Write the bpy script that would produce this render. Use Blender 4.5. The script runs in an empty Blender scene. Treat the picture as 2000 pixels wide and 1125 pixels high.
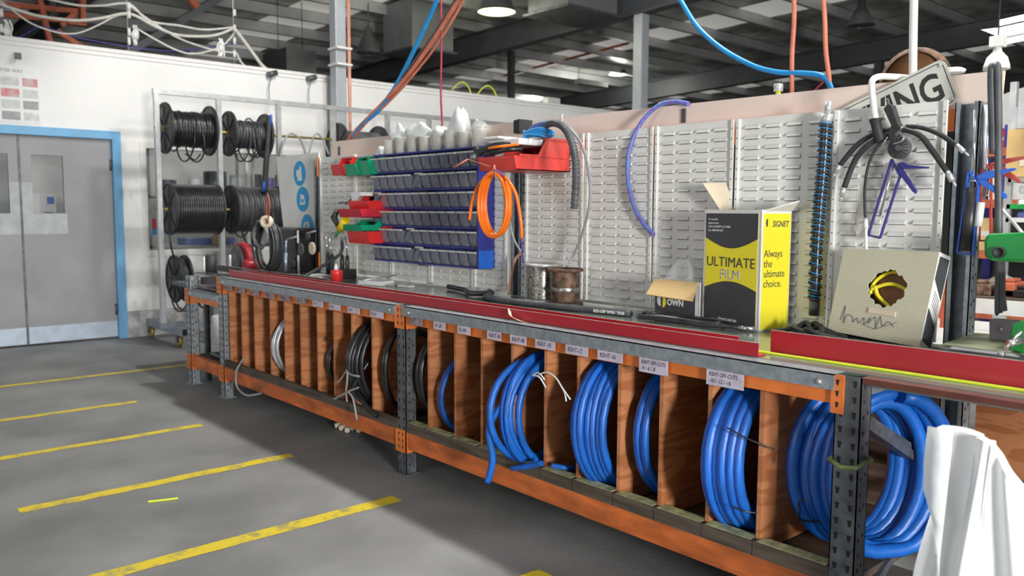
import bpy, math, random
from mathutils import Vector, Matrix, Quaternion
random.seed(7)
SC = bpy.context.scene
COL = SC.collection
PI = math.pi

# ------------------------------------------------------------------ camera
F = 1622.0                                  # focal length in pixels of the 2000 px wide frame
_a = Vector((-1434.0, 157.5, -F)).normalized()      # towards -X
_b = Vector((1850.0, 142.5, -F)); _b = (_b - _a * _b.dot(_a)).normalized()
_X = -_a; _Y = _b; _Z = _X.cross(_Y)
R = Matrix((_X, _Y, _Z))                    # camera axes -> world
CAM = Vector((3.735, -2.505, 1.45))
cd = bpy.data.cameras.new('camera'); cam = bpy.data.objects.new('camera', cd); COL.objects.link(cam)
cd.sensor_width = 36.0; cd.lens = F * 36.0 / 2000.0; cd.clip_end = 200
cam.matrix_world = Matrix.Translation(CAM) @ R.to_4x4()
cd.dof.use_dof = True; cd.dof.focus_distance = 3.6; cd.dof.aperture_fstop = 3.0
SC.camera = cam
def _ray(px, py): return R @ Vector((px - 1000, -(py - 562.5), -F))
def AX(px, py, x): r = _ray(px, py); return CAM + r * ((x - CAM.x) / r.x)
def AY(px, py, y): r = _ray(px, py); return CAM + r * ((y - CAM.y) / r.y)
def AZ(px, py, z): r = _ray(px, py); return CAM + r * ((z - CAM.z) / r.z)

# ------------------------------------------------------------------ world, light, exposure
SC.view_settings.view_transform = 'Standard'; SC.view_settings.look = 'None'
SC.view_settings.gamma = 1.0; SC.view_settings.use_curve_mapping = False
SC.view_settings.exposure = -0.55
W = bpy.data.worlds.new('world'); SC.world = W; W.use_nodes = True
bg = W.node_tree.nodes['Background']; bg.inputs[0].default_value = (0.80, 0.90, 1.0, 1); bg.inputs[1].default_value = 0.06

def area(name, loc, target, sx, sy, power, col=(1, 1, 1)):
    d = bpy.data.lights.new(name, 'AREA'); d.shape = 'RECTANGLE'; d.size = sx; d.size_y = sy
    d.energy = power; d.color = col
    o = bpy.data.objects.new(name, d); COL.objects.link(o); o.location = loc
    o.rotation_euler = (Vector(target) - Vector(loc)).to_track_quat('-Z', 'Y').to_euler()
    return o
# daylight through the open roller door behind the near end of the bench
area('roller_door_daylight', (9.5, -2.75, 1.6), (0.5, 0.2, 1.1), 1.1, 1.5, 1080, (1.0, 0.985, 0.96))
# added fill light from the front, brightens the louvred panels
area('front_fill_light', (1.5, -11.0, 2.5), (1.0, 0.8, 1.5), 5.0, 1.3, 300, (0.93, 0.97, 1.0))
# row of ceiling lamps above the bench
def lamp(name, loc, power, r=0.22, col=(1, 0.98, 0.94)):
    d = bpy.data.lights.new(name, 'POINT'); d.energy = power; d.color = col; d.shadow_soft_size = r
    o = bpy.data.objects.new(name, d); COL.objects.link(o); o.location = loc; return o
lamp('high_bay_light', (-2.2, 1.65, 5.3), 880, 0.18)
lamp('high_bay_light', (1.6, 1.70, 5.3), 880, 0.18)
lamp('high_bay_light', (5.5, 1.65, 5.4), 600, 0.22)
lamp('high_bay_light', (-4.2, -5.5, 5.2), 160, 0.25)
lamp('office_fill_light', (-8.0, 1.2, 2.9), 22, 0.3)  # added fill lamp inside the office, brings out the window contents

# ------------------------------------------------------------------ materials
MATS = {}
def newmat(name):
    m = bpy.data.materials.new(name); m.use_nodes = True
    nt = m.node_tree; b = nt.nodes['Principled BSDF']
    MATS[name] = m
    return m, nt, b
def N(nt, t, **kw):
    n = nt.nodes.new(t)
    for k, v in kw.items(): setattr(n, k, v)
    return n
def mat(name, col, rough=0.5, metal=0.0, var=0.12, scale=12.0, bump=0.0, bscale=60.0, col2=None, stretch=None,
        alpha=1.0, trans=0.0, coat=0.0, dirt=0.0, dirtcol=(0.05, 0.04, 0.03), sss=0.0):
    m, nt, b = newmat(name)
    tc = N(nt, 'ShaderNodeTexCoord'); mp = N(nt, 'ShaderNodeMapping')
    nt.links.new(tc.outputs['Object'], mp.inputs[0])
    if stretch: mp.inputs['Scale'].default_value = stretch
    no = N(nt, 'ShaderNodeTexNoise'); no.inputs['Scale'].default_value = scale; no.inputs['Detail'].default_value = 5
    nt.links.new(mp.outputs[0], no.inputs[0])
    rp = N(nt, 'ShaderNodeValToRGB')
    c2 = col2 if col2 else tuple(max(0, c * (1 - var * 1.6)) for c in col)
    c1 = col if col2 else tuple(min(1, c * (1 + var * .6)) for c in col)
    rp.color_ramp.elements[0].position = 0.32; rp.color_ramp.elements[1].position = 0.68
    rp.color_ramp.elements[0].color = (*c2, 1); rp.color_ramp.elements[1].color = (*c1, 1)
    nt.links.new(no.outputs[0], rp.inputs[0])
    out = rp.outputs[0]
    if dirt > 0:
        n2 = N(nt, 'ShaderNodeTexNoise'); n2.inputs['Scale'].default_value = scale * 0.35; n2.inputs['Detail'].default_value = 8
        n2.inputs['Roughness'].default_value = 0.7
        nt.links.new(mp.outputs[0], n2.inputs[0])
        mr = N(nt, 'ShaderNodeMapRange'); mr.inputs[1].default_value = 0.52; mr.inputs[2].default_value = 0.72
        mr.inputs[4].default_value = dirt
        nt.links.new(n2.outputs[0], mr.inputs[0])
        mx = N(nt, 'ShaderNodeMixRGB'); mx.inputs[2].default_value = (*dirtcol, 1)
        nt.links.new(mr.outputs[0], mx.inputs[0]); nt.links.new(out, mx.inputs[1]); out = mx.outputs[0]
    nt.links.new(out, b.inputs['Base Color'])
    b.inputs['Roughness'].default_value = rough; b.inputs['Metallic'].default_value = metal
    if alpha < 1: b.inputs['Alpha'].default_value = alpha
    if trans: b.inputs['Transmission Weight'].default_value = trans
    if coat: b.inputs['Coat Weight'].default_value = coat
    if bump:
        n3 = N(nt, 'ShaderNodeTexNoise'); n3.inputs['Scale'].default_value = bscale; n3.inputs['Detail'].default_value = 4
        nt.links.new(mp.outputs[0], n3.inputs[0])
        bp = N(nt, 'ShaderNodeBump'); bp.inputs['Strength'].default_value = bump; bp.inputs['Distance'].default_value = 0.01
        nt.links.new(n3.outputs[0], bp.inputs['Height']); nt.links.new(bp.outputs[0], b.inputs['Normal'])
    return m
def emis(name, col, strength):
    m, nt, b = newmat(name)
    b.inputs['Base Color'].default_value = (*col, 1)
    b.inputs['Emission Color'].default_value = (*col, 1); b.inputs['Emission Strength'].default_value = strength
    return m
M = MATS
mat('floor', (0.232, 0.234, 0.232), 0.58, var=0.25, scale=1.3, bump=0.15, bscale=35, dirt=0.35, dirtcol=(0.10, 0.105, 0.10))
def line_mat():
    m, nt, b = newmat('line_paint')
    tc = N(nt, 'ShaderNodeTexCoord')
    a = N(nt, 'ShaderNodeTexNoise'); a.inputs['Scale'].default_value = 9; a.inputs['Detail'].default_value = 9; a.inputs['Roughness'].default_value = .75
    nt.links.new(tc.outputs['Object'], a.inputs[0])
    rp = N(nt, 'ShaderNodeValToRGB'); rp.color_ramp.elements[0].position = .38; rp.color_ramp.elements[1].position = .5
    rp.color_ramp.elements[0].color = (.32, .28, .10, 1); rp.color_ramp.elements[1].color = (.68, .52, .02, 1)
    nt.links.new(a.outputs[0], rp.inputs[0]); nt.links.new(rp.outputs[0], b.inputs['Base Color'])
    b.inputs['Roughness'].default_value = .5
line_mat()
mat('white_wall', (0.84, 0.84, 0.83), 0.55, var=0.03, scale=2, dirt=0.10, dirtcol=(.45, .45, .46))
mat('white_trim', (0.80, 0.79, 0.77), 0.5, var=0.03)
mat('skirting_worn', (0.62, 0.62, 0.62), 0.8, var=.3, scale=9, bump=.6, bscale=20, dirt=.8, dirtcol=(.25, .16, .12))
mat('door_grey', (0.30, 0.30, 0.315), 0.45, var=0.08, scale=2.5, dirt=.25, dirtcol=(.20, .20, .21))
mat('door_push', (0.42, 0.44, 0.46), 0.4, var=.12, scale=9, dirt=.4, dirtcol=(.30, .31, .32))
mat('kick_plate', (0.56, 0.66, 0.78), 0.35, metal=.5, var=0.10, scale=9)
mat('door_blue', (0.17, 0.43, 0.70), 0.4, var=.08, scale=5)
mat('glass_dark', (0.30, 0.36, 0.40), 0.08, var=.1, alpha=.10)
mat('galv', (0.36, 0.40, 0.43), 0.42, metal=0.45, col2=(.24, .27, .30), scale=42)
mat('galv_light', (0.62, 0.64, 0.65), 0.35, metal=0.55, var=.12, scale=14)
mat('galv_dark', (0.145, 0.155, 0.17), 0.45, metal=0.5, var=.3, scale=18, dirt=.5)
mat('orange', (0.74, 0.19, 0.035), 0.42, var=.12, scale=9, dirt=.45, dirtcol=(.16, .05, .02))
mat('orange_dirty', (0.58, 0.14, 0.03), 0.5, var=.3, scale=7, dirt=.85, dirtcol=(.09, .04, .025), stretch=(.6, 1, 2.2))
mat('hole', (0.012, 0.012, 0.014), 0.8, var=0)
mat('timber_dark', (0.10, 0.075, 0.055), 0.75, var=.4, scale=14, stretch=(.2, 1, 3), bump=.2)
mat('tape_pale', (0.52, 0.54, 0.28), 0.6, var=.35, scale=25, dirt=.6, dirtcol=(.1, .1, .05))
def ply():
    m, nt, b = newmat('plywood')
    tc = N(nt, 'ShaderNodeTexCoord'); mp = N(nt, 'ShaderNodeMapping'); mp.inputs['Scale'].default_value = (1, 1.1, 5.5)
    oi = N(nt, 'ShaderNodeObjectInfo'); ad = N(nt, 'ShaderNodeVectorMath', operation='ADD')
    ml = N(nt, 'ShaderNodeVectorMath', operation='SCALE'); ml.inputs[0].default_value = (13, 7, 29)
    nt.links.new(oi.outputs['Random'], ml.inputs['Scale'])
    nt.links.new(tc.outputs['Object'], ad.inputs[0]); nt.links.new(ml.outputs[0], ad.inputs[1]); nt.links.new(ad.outputs[0], mp.inputs[0])
    n1 = N(nt, 'ShaderNodeTexNoise'); n1.inputs['Scale'].default_value = 2.2; n1.inputs['Detail'].default_value = 2; n1.inputs['Distortion'].default_value = 1.2
    nt.links.new(mp.outputs[0], n1.inputs[0])
    mm = N(nt, 'ShaderNodeMath', operation='MULTIPLY'); mm.inputs[1].default_value = 14
    sn = N(nt, 'ShaderNodeMath', operation='SINE')
    nt.links.new(n1.outputs[0], mm.inputs[0]); nt.links.new(mm.outputs[0], sn.inputs[0])
    rp = N(nt, 'ShaderNodeValToRGB'); rp.color_ramp.elements[0].position = .0; rp.color_ramp.elements[1].position = .55
    rp.color_ramp.elements[0].color = (.40, .135, .045, 1); rp.color_ramp.elements[1].color = (.53, .21, .085, 1)
    nt.links.new(sn.outputs[0], rp.inputs[0])
    # knots
    vo = N(nt, 'ShaderNodeTexVoronoi'); vo.inputs['Scale'].default_value = 4.2
    nt.links.new(ad.outputs[0], vo.inputs[0])
    mr = N(nt, 'ShaderNodeMapRange'); mr.inputs[1].default_value = .11; mr.inputs[2].default_value = .06; nt.links.new(vo.outputs['Distance'], mr.inputs[0])
    mx = N(nt, 'ShaderNodeMixRGB'); mx.inputs[2].default_value = (.16, .06, .03, 1)
    nt.links.new(mr.outputs[0], mx.inputs[0]); nt.links.new(rp.outputs[0], mx.inputs[1])
    n2 = N(nt, 'ShaderNodeTexNoise'); n2.inputs['Scale'].default_value = 3; nt.links.new(ad.outputs[0], n2.inputs[0])
    m2 = N(nt, 'ShaderNodeMapRange'); m2.inputs[1].default_value = .5; m2.inputs[2].default_value = .75; m2.inputs[4].default_value = .55; nt.links.new(n2.outputs[0], m2.inputs[0])
    mx2 = N(nt, 'ShaderNodeMixRGB'); mx2.inputs[2].default_value = (.20, .10, .055, 1)
    nt.links.new(m2.outputs[0], mx2.inputs[0]); nt.links.new(mx.outputs[0], mx2.inputs[1])
    nt.links.new(mx2.outputs[0], b.inputs['Base Color']); b.inputs['Roughness'].default_value = .6
ply()
mat('paper_label', (0.55, 0.50, 0.60), 0.6, var=.12, scale=20)
mat('paper_label_dark', (0.33, 0.25, 0.28), 0.5, var=.4, scale=30)
mat('ink', (0.06, 0.04, 0.09), 0.6, var=0)
mat('ink_grey', (0.16, 0.15, 0.17), 0.6, var=0)
mat('red_steel', (0.40, 0.018, 0.03), 0.33, var=.10, scale=5, dirt=.25, dirtcol=(.10, .02, .02), stretch=(.4, 1, 1))
mat('steel_edge', (0.70, 0.66, 0.60), 0.35, metal=.6, var=.2, scale=30)
mat('dark_steel', (0.075, 0.055, 0.06), 0.45, metal=.3, var=.3, scale=15)
mat('worktop', (0.17, 0.205, 0.18), 0.16, var=.18, scale=3.5, dirt=.5, dirtcol=(.10, .12, .08))
mat('louvre', (0.80, 0.805, 0.77), 0.42, var=.06, scale=5, dirt=.55, dirtcol=(.56, .54, .36), stretch=(1, 1, .6))
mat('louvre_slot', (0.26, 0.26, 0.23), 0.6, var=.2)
mat('pink_board', (0.84, 0.70, 0.63), 0.5, var=.05, scale=2)
mat('blue_frame', (0.025, 0.035, 0.25), 0.4, var=.1)
mat('bin_clear', (0.30, 0.32, 0.40), 0.12, var=.35, scale=9, alpha=.5)
mat('bin_rim', (0.62, 0.64, 0.58), 0.35, var=.1)
mat('bin_content', (0.12, 0.12, 0.13), 0.6, var=.5, scale=60)
mat('red_plastic', (0.72, 0.03, 0.03), 0.32, var=.08, scale=6, dirt=.15)
mat('red_plastic_dusty', (0.66, 0.06, 0.05), 0.4, var=.15, scale=6, dirt=.5, dirtcol=(.35, .10, .08))
mat('green_plastic', (0.0, 0.32, 0.16), 0.32, var=.08, scale=6)
mat('yellow_plastic', (0.85, 0.62, 0.01), 0.4, var=.05)
mat('white_plastic', (0.80, 0.81, 0.82), 0.35, var=.03)
mat('film_clear', (0.86, 0.88, 0.86), 0.15, var=.05, scale=5, alpha=.22)
mat('film_white', (0.95, 0.96, 0.98), 0.28, var=0.015, scale=3, bump=.2, bscale=5, alpha=.96)
mat('film_thin', (0.84, 0.88, 0.88), 0.3, var=.04, scale=3, bump=.3, bscale=8, alpha=.72)
mat('tub_milky', (0.66, 0.66, 0.60), 0.3, var=.08, alpha=.7)
mat('cable_black', (0.018, 0.018, 0.020), 0.28, var=.3)
mat('cable_dark', (0.045, 0.047, 0.052), 0.38, var=.3, scale=20)
mat('cable_grey', (0.20, 0.20, 0.205), 0.4, var=.2)
mat('hose_grey', (0.34, 0.35, 0.36), 0.35, var=.15)
mat('hose_silver', (0.52, 0.54, 0.57), 0.3, metal=.4, var=.15)
mat('hose_blue', (0.010, 0.135, 0.56), 0.38, var=.20, scale=7, bump=.08, bscale=200)
mat('hose_blue_dark', (0.015, 0.045, 0.20), 0.4, var=.2)
mat('stripe_dark', (0.006, 0.06, 0.34), 0.4, var=.1)
mat('hose_cyan', (0.02, 0.30, 0.72), 0.35, var=.1)
mat('hose_orange', (0.95, 0.20, 0.01), 0.3, var=.06)
mat('hose_salmon', (0.70, 0.22, 0.13), 0.45, var=.15)
mat('hose_darkred', (0.35, 0.03, 0.06), 0.45, var=.15)
mat('hose_purple', (0.16, 0.10, 0.42), 0.4, var=.15)
mat('hose_blueviolet', (0.10, 0.25, 0.62), 0.4, var=.2, scale=40, col2=(.18, .10, .40))
mat('reel_black', (0.035, 0.035, 0.037), 0.45, var=.25, scale=9)
mat('reel_core', (0.05, 0.05, 0.05), 0.6, var=.2)
mat('steel_braid', (0.42, 0.40, 0.37), 0.35, metal=.7, var=.5, scale=70)
mat('rust', (0.20, 0.12, 0.08), 0.7, metal=.3, var=.5, scale=25, bump=.3)
mat('card_white', (0.74, 0.74, 0.73), 0.6, var=.03)
mat('card_black', (0.055, 0.057, 0.065), 0.5, var=.12, scale=4)
mat('card_yellow', (0.86, 0.76, 0.03), 0.5, var=.04, scale=4)
mat('card_brown', (0.55, 0.38, 0.16), 0.7, var=.1, scale=6)
mat('card_tan', (0.70, 0.60, 0.45), 0.7, var=.05)
def corr():
    m = mat('card_corrugated', (0.62, 0.61, 0.46), 0.7, var=.06, scale=3, dirt=.5, dirtcol=(.45, .43, .22))
    nt = m.node_tree; b = nt.nodes['Principled BSDF']
    tc = N(nt, 'ShaderNodeTexCoord'); wv = N(nt, 'ShaderNodeTexWave'); wv.bands_direction = 'Z'; wv.inputs['Scale'].default_value = 35; wv.inputs['Distortion'].default_value = .6
    nt.links.new(tc.outputs['Object'], wv.inputs[0]); bp = N(nt, 'ShaderNodeBump'); bp.inputs['Strength'].default_value = .35; bp.inputs['Distance'].default_value = .004
    nt.links.new(wv.outputs[0], bp.inputs['Height']); nt.links.new(bp.outputs[0], b.inputs['Normal'])
corr()
mat('drum_brown', (0.20, 0.09, 0.035), 0.6, var=.1)
mat('tool_blue', (0.02, 0.13, 0.62), 0.3, var=.08)
mat('tool_darkblue', (0.035, 0.03, 0.22), 0.35, var=.08)
mat('tool_red', (0.55, 0.08, 0.06), 0.35, var=.1)
mat('chrome', (0.72, 0.72, 0.72), 0.2, metal=.9, var=.1)
mat('rubber', (0.03, 0.033, 0.036), 0.6, var=.3, scale=15)
mat('rubber_grey', (0.085, 0.09, 0.10), 0.5, var=.25, scale=10)
mat('white_paint', (0.80, 0.81, 0.78), 0.35, var=.04)
mat('sign_face', (0.66, 0.68, 0.62), 0.35, var=.06, scale=8, dirt=.2, dirtcol=(.45, .45, .36))
mat('sign_black', (0.03, 0.03, 0.03), 0.5, var=0)
mat('vise_iron', (0.13, 0.13, 0.14), 0.35, metal=.6, var=.25, scale=12)
mat('vise_top', (0.30, 0.33, 0.20), 0.45, metal=.3, var=.3, scale=10)
mat('machine_green', (0.01, 0.27, 0.05), 0.4, var=.15, scale=6)
mat('grease_yellow', (0.42, 0.46, 0.05), 0.35, var=.3, scale=9)
mat('steel_column', (0.40, 0.43, 0.46), 0.4, var=.06)
mat('steel_struct', (0.10, 0.105, 0.115), 0.5, var=.12, scale=2)
mat('steel_purlin', (0.58, 0.585, 0.59), 0.42, metal=.35, var=.1, scale=3)
mat('roof_sheet', (0.80, 0.80, 0.76), 0.35, metal=.45, var=.35, scale=2.2, bump=.5, bscale=7)
mat('duct', (0.11, 0.112, 0.12), 0.45, metal=.2, var=.12, scale=3)
mat('duct_light', (0.22, 0.225, 0.23), 0.45, metal=.2, var=.12, scale=3)
mat('hall_wall', (0.16, 0.165, 0.17), 0.7, var=.1, scale=1)
mat('rust_dark', (0.12, 0.03, 0.02), 0.55, var=.3, scale=12, dirt=.4)
mat('rust_steel', (0.42, 0.10, 0.045), 0.6, var=.2)
mat('conduit_copper', (0.66, 0.30, 0.20), 0.4, var=.15)
mat('cable_white', (0.62, 0.61, 0.56), 0.5, var=.1)
mat('ppe_blue', (0.01, 0.36, 0.74), 0.4, var=.03)
mat('board_white', (0.84, 0.84, 0.82), 0.5, var=.05, scale=4)
mat('saw_red', (0.50, 0.02, 0.04), 0.35, var=.1)
mat('brass', (0.55, 0.42, 0.12), 0.4, metal=.6, var=.2)
mat('poster_mix', (0.45, 0.46, 0.48), 0.5, col2=(.75, .75, .74), scale=14)
mat('poster_red', (0.62, 0.16, 0.18), 0.5, col2=(.6, .58, .58), scale=10)
mat('strap_green', (0.16, 0.21, 0.07), 0.5, var=.3, scale=20)
mat('lime', (0.62, 0.70, 0.03), 0.4, var=.05)
mat('table_pale', (0.60, 0.62, 0.60), 0.5, var=.05)
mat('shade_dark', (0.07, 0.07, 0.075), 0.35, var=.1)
emis('lamp_on', (1.0, 1.0, 0.95), 14)
emis('lamp_on_yellow', (0.93, 1.0, 0.45), 9)
emis('tube_on', (0.95, 1.0, 1.0), 4)
emis('skylight', (0.95, 0.93, 0.88), 0.36)

# ------------------------------------------------------------------ mesh builder
def frame_to(d):
    d = Vector(d).normalized()
    up = Vector((0, 0, 1)) if abs(d.z) < .9 else Vector((1, 0, 0))
    u = d.cross(up).normalized(); v = d.cross(u).normalized()
    return u, v
def spline(pts, n=8, closed=False):
    P = [Vector(p) for p in pts]; out = []; k = len(P)
    if k < 3: return P
    rng = range(k) if closed else range(k - 1)
    for i in rng:
        if closed: p0, p1, p2, p3 = P[(i - 1) % k], P[i], P[(i + 1) % k], P[(i + 2) % k]
        else: p0, p1, p2, p3 = P[max(i - 1, 0)], P[i], P[i + 1], P[min(i + 2, k - 1)]
        for j in range(n):
            t = j / n; t2 = t * t; t3 = t2 * t
            out.append(.5 * ((2 * p1) + (p2 - p0) * t + (2 * p0 - 5 * p1 + 4 * p2 - p3) * t2 + (3 * p1 - p0 - 3 * p2 + p3) * t3))
    if not closed: out.append(P[-1])
    return out
class MB:
    def __init__(s): s.v = []; s.f = []; s.m = []; s.sm = []
    def add(s, vs, fs, mi=0, smooth=False, T=None):
        b = len(s.v)
        for p in vs:
            p = Vector(p); s.v.append(T @ p if T else p)
        for f in fs: s.f.append([b + i for i in f]); s.m.append(mi); s.sm.append(smooth)
        return s
    def box(s, x0, x1, y0, y1, z0, z1, mi=0, T=None):
        if x0 > x1: x0, x1 = x1, x0
        if y0 > y1: y0, y1 = y1, y0
        if z0 > z1: z0, z1 = z1, z0
        vs = [(x0, y0, z0), (x1, y0, z0), (x1, y1, z0), (x0, y1, z0), (x0, y0, z1), (x1, y0, z1), (x1, y1, z1), (x0, y1, z1)]
        return s.add(vs, [(0, 3, 2, 1), (4, 5, 6, 7), (0, 1, 5, 4), (1, 2, 6, 5), (2, 3, 7, 6), (3, 0, 4, 7)], mi, False, T)
    def prism(s, poly, h0, h1, plane='xy', mi=0, T=None):
        # poly is counter-clockwise in its plane; extruded along the third axis
        def P(a, b, h): return {'xy': (a, b, h), 'xz': (a, h, b), 'yz': (h, a, b)}[plane]
        n = len(poly); vs = [P(a, b, h0) for a, b in poly] + [P(a, b, h1) for a, b in poly]
        fs = [tuple(range(n))[::-1], tuple(range(n, 2 * n))] + [(i, (i + 1) % n, n + (i + 1) % n, n + i) for i in range(n)]
        return s.add(vs, fs, mi, False, T)
    def tube(s, pts, r, n=8, mi=0, caps=True, closed=False, radii=None, smooth=True, T=None):
        P = [Vector(p) for p in pts]; k = len(P)
        if k < 2: return s
        vs = []; prev = None
        for i, p in enumerate(P):
            if closed: d = P[(i + 1) % k] - P[(i - 1) % k]
            else: d = P[min(i + 1, k - 1)] - P[max(i - 1, 0)]
            if d.length < 1e-9: d = Vector((0, 0, 1))
            d.normalize()
            if prev is None: u, v = frame_to(d)
            else:
                u = prev - d * prev.dot(d)
                if u.length < 1e-6: u, v = frame_to(d)
                else: u.normalize(); v = d.cross(u)
            prev = u
            rr = radii[i] if radii else r
            for j in range(n):
                a = 2 * PI * j / n; vs.append(p + (u * math.cos(a) + v * math.sin(a)) * rr)
        fs = []
        for i in range(k if closed else k - 1):
            for j in range(n):
                a = i * n + j; b_ = i * n + (j + 1) % n; c = ((i + 1) % k) * n + (j + 1) % n; d_ = ((i + 1) % k) * n + j
                fs.append((a, b_, c, d_))
        s.add(vs, fs, mi, smooth, T)
        if caps and not closed:
            b = len(s.v) - len(vs)
            s.f.append([b + j for j in range(n)][::-1]); s.m.append(mi); s.sm.append(False)
            s.f.append([b + (k - 1) * n + j for j in range(n)]); s.m.append(mi); s.sm.append(False)
        return s
    def bar(s, p0, p1, w, h=None, mi=0):
        # rectangular bar between two points
        p0 = Vector(p0); p1 = Vector(p1); h = h or w; d = (p1 - p0); L = d.length
        q = d.to_track_quat('X', 'Z').to_matrix().to_4x4(); T = Matrix.Translation(p0) @ q
        return s.box(0, L, -w / 2, w / 2, -h / 2, h / 2, mi, T)
    def lathe(s, prof, n=24, mi=0, T=None, smooth=True, caps=True):
        # prof: list of (r, z) from bottom to top
        vs = []; fs = []; k = len(prof)
        for r, z in prof:
            for j in range(n):
                a = 2 * PI * j / n; vs.append((r * math.cos(a), r * math.sin(a), z))
        for i in range(k - 1):
            for j in range(n):
                fs.append((i * n + j, i * n + (j + 1) % n, (i + 1) * n + (j + 1) % n, (i + 1) * n + j))
        s.add(vs, fs, mi, smooth, T)
        if caps:
            b = len(s.v) - len(vs)
            s.f.append([b + j for j in range(n)][::-1]); s.m.append(mi); s.sm.append(False)
            s.f.append([b + (k - 1) * n + j for j in range(n)]); s.m.append(mi); s.sm.append(False)
        return s
    def text(s, body, size, T, mi=0, extrude=.0004, align='LEFT', bold=0.0, shear=0.0, sx=1.0):
        cu = bpy.data.curves.new('t', 'FONT'); cu.body = body; cu.size = size; cu.extrude = extrude; cu.offset = bold
        cu.align_x = align; cu.shear = shear; cu.resolution_u = 3
        o = bpy.data.objects.new('t', cu); me = bpy.data.meshes.new_from_object(o)
        b = len(s.v)
        for v in me.vertices: s.v.append(T @ Vector((v.co.x * sx, v.co.y, v.co.z)))
        for p in me.polygons: s.f.append([b + i for i in p.vertices]); s.m.append(mi); s.sm.append(False)
        bpy.data.objects.remove(o); bpy.data.curves.remove(cu); bpy.data.meshes.remove(me)
        return s
    def build(s, name, mats, parent=None, bevel=0.0, loc=None, solid=0.0):
        me = bpy.data.meshes.new(name)
        o0 = Vector(loc) if loc is not None else Vector((0, 0, 0))
        me.from_pydata([tuple(v - o0) for v in s.v], [], s.f)
        if isinstance(mats, str): mats = [mats]
        for m in mats: me.materials.append(MATS[m])
        for i, p in enumerate(me.polygons): p.material_index = s.m[i]; p.use_smooth = s.sm[i]
        me.update()
        o = bpy.data.objects.new(name, me); COL.objects.link(o)
        o.location = o0
        if parent is not None: o.parent = parent; o.matrix_parent_inverse = Matrix.Translation(-parent.location)
        if solid:
            md = o.modifiers.new('thick', 'SOLIDIFY'); md.thickness = solid; md.offset = 0
        if bevel:
            md = o.modifiers.new('bevel', 'BEVEL'); md.width = bevel; md.segments = 2; md.limit_method = 'ANGLE'
        return o
def tag(o, label, cat, group=None, kind=None):
    o['label'] = label; o['category'] = cat
    if group: o['group'] = group
    if kind: o['kind'] = kind
    return o
def struct(o): o['kind'] = 'structure'; return o
def thing(name, label, cat, loc, group=None):
    o = bpy.data.objects.new(name, None); COL.objects.link(o); o.location = loc; o.empty_display_size = .1
    return tag(o, label, cat, group)
def lab(o, text): o['label'] = text; return o
def TXF(origin, xd, yd):
    # text frame: x along xd, y along yd, z = outwards
    x = Vector(xd).normalized(); y = Vector(yd); y = (y - x * y.dot(x)).normalized(); z = x.cross(y)
    m = Matrix((x, y, z)).transposed().to_4x4(); return Matrix.Translation(Vector(origin)) @ m
FRONT = lambda x, y, z: TXF((x, y, z), (1, 0, 0), (0, 0, 1))     # faces -y

# ================================================================== STRUCTURE
m = MB(); m.box(-30, 14, -12, 26, -.15, 0); floor = struct(m.build('floor', 'floor'))
def floor_line(x, y0, y1, w=.075):
    m = MB(); n = 24; vs = []
    for i in range(n + 1):
        y = y0 + (y1 - y0) * i / n
        vs += [(x - w / 2 + random.uniform(-.006, .006), y, .0012), (x + w / 2 + random.uniform(-.006, .006), y, .0012)]
    m.add(vs, [(2 * i, 2 * i + 1, 2 * i + 3, 2 * i + 2) for i in range(n)]); m.build('painted_line', 'line_paint', floor)
floor_line(-4.03, -4.5, .30); floor_line(-2.77, -4.5, -.55, .07); floor_line(-1.77, -4.5, -.44)
floor_line(-.74, -1.72, -.30, .085); floor_line(.29, -4.5, -.24, .09); floor_line(1.42, -1.2, -.27, .10)
floor_line(1.2, 7.0, 9.2, .12)

WX = -6.13; WT = 3.15
DY0, DY1, DZ = -1.55, .30, 2.21          # door opening
NY0, NY1, NZ0, NZ1 = .655, 3.05, .985, 2.135   # window opening
m = MB()
m.box(WX - .12, WX, -7.0, DY0, 0, WT); m.box(WX - .12, WX, DY0, DY1, DZ, WT)
m.box(WX - .12, WX, DY1, NY0, .30, WT); m.box(WX - .12, WX, NY0, NY1, .30, NZ0); m.box(WX - .12, WX, NY0, NY1, NZ1, WT)
m.box(WX - .12, WX, NY1, 8.6, .30, WT)
struct(m.build('wall_back', 'white_wall'))
m = MB(); m.box(WX - .16, WX + .015, -7.0, 8.6, WT, WT + .04); m.box(WX - .12, WX + .012, -7, 8.6, WT - .045, WT - .03); struct(m.build('trim_1', 'white_trim'))
m = MB(); m.box(WX - .11, WX + .004, DY1 + .09, 8.6, 0, .30); struct(m.build('baseboard_back', 'skirting_worn'))
m = MB(); m.box(-9.5, WX - .12, 8.5, 8.6, 0, WT); struct(m.build('wall_office_right', 'white_wall'))
m = MB(); m.box(-9.6, -9.5, -7.0, 8.6, 0, WT); struct(m.build('wall_office_back', 'white_wall'))
# window with contents
w1 = MB(); fw = .07
w1.box(WX - .1, WX + .012, NY0 - fw, NY1 + fw, NZ1, NZ1 + fw); w1.box(WX - .1, WX + .012, NY0 - fw, NY1 + fw, NZ0 - fw, NZ0)
w1.box(WX - .1, WX + .012, NY0 - fw, NY0, NZ0, NZ1); w1.box(WX - .1, WX + .012, NY1, NY1 + fw, NZ0, NZ1)
w1.box(WX - .05, WX - .02, 1.83, 1.87, NZ0, NZ1)
win = struct(w1.build('window_1', 'white_trim'))
g = MB(); g.box(WX - .045, WX - .040, NY0, NY1, NZ0, NZ1); g.build('window_pane', 'glass_dark', win)
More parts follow.
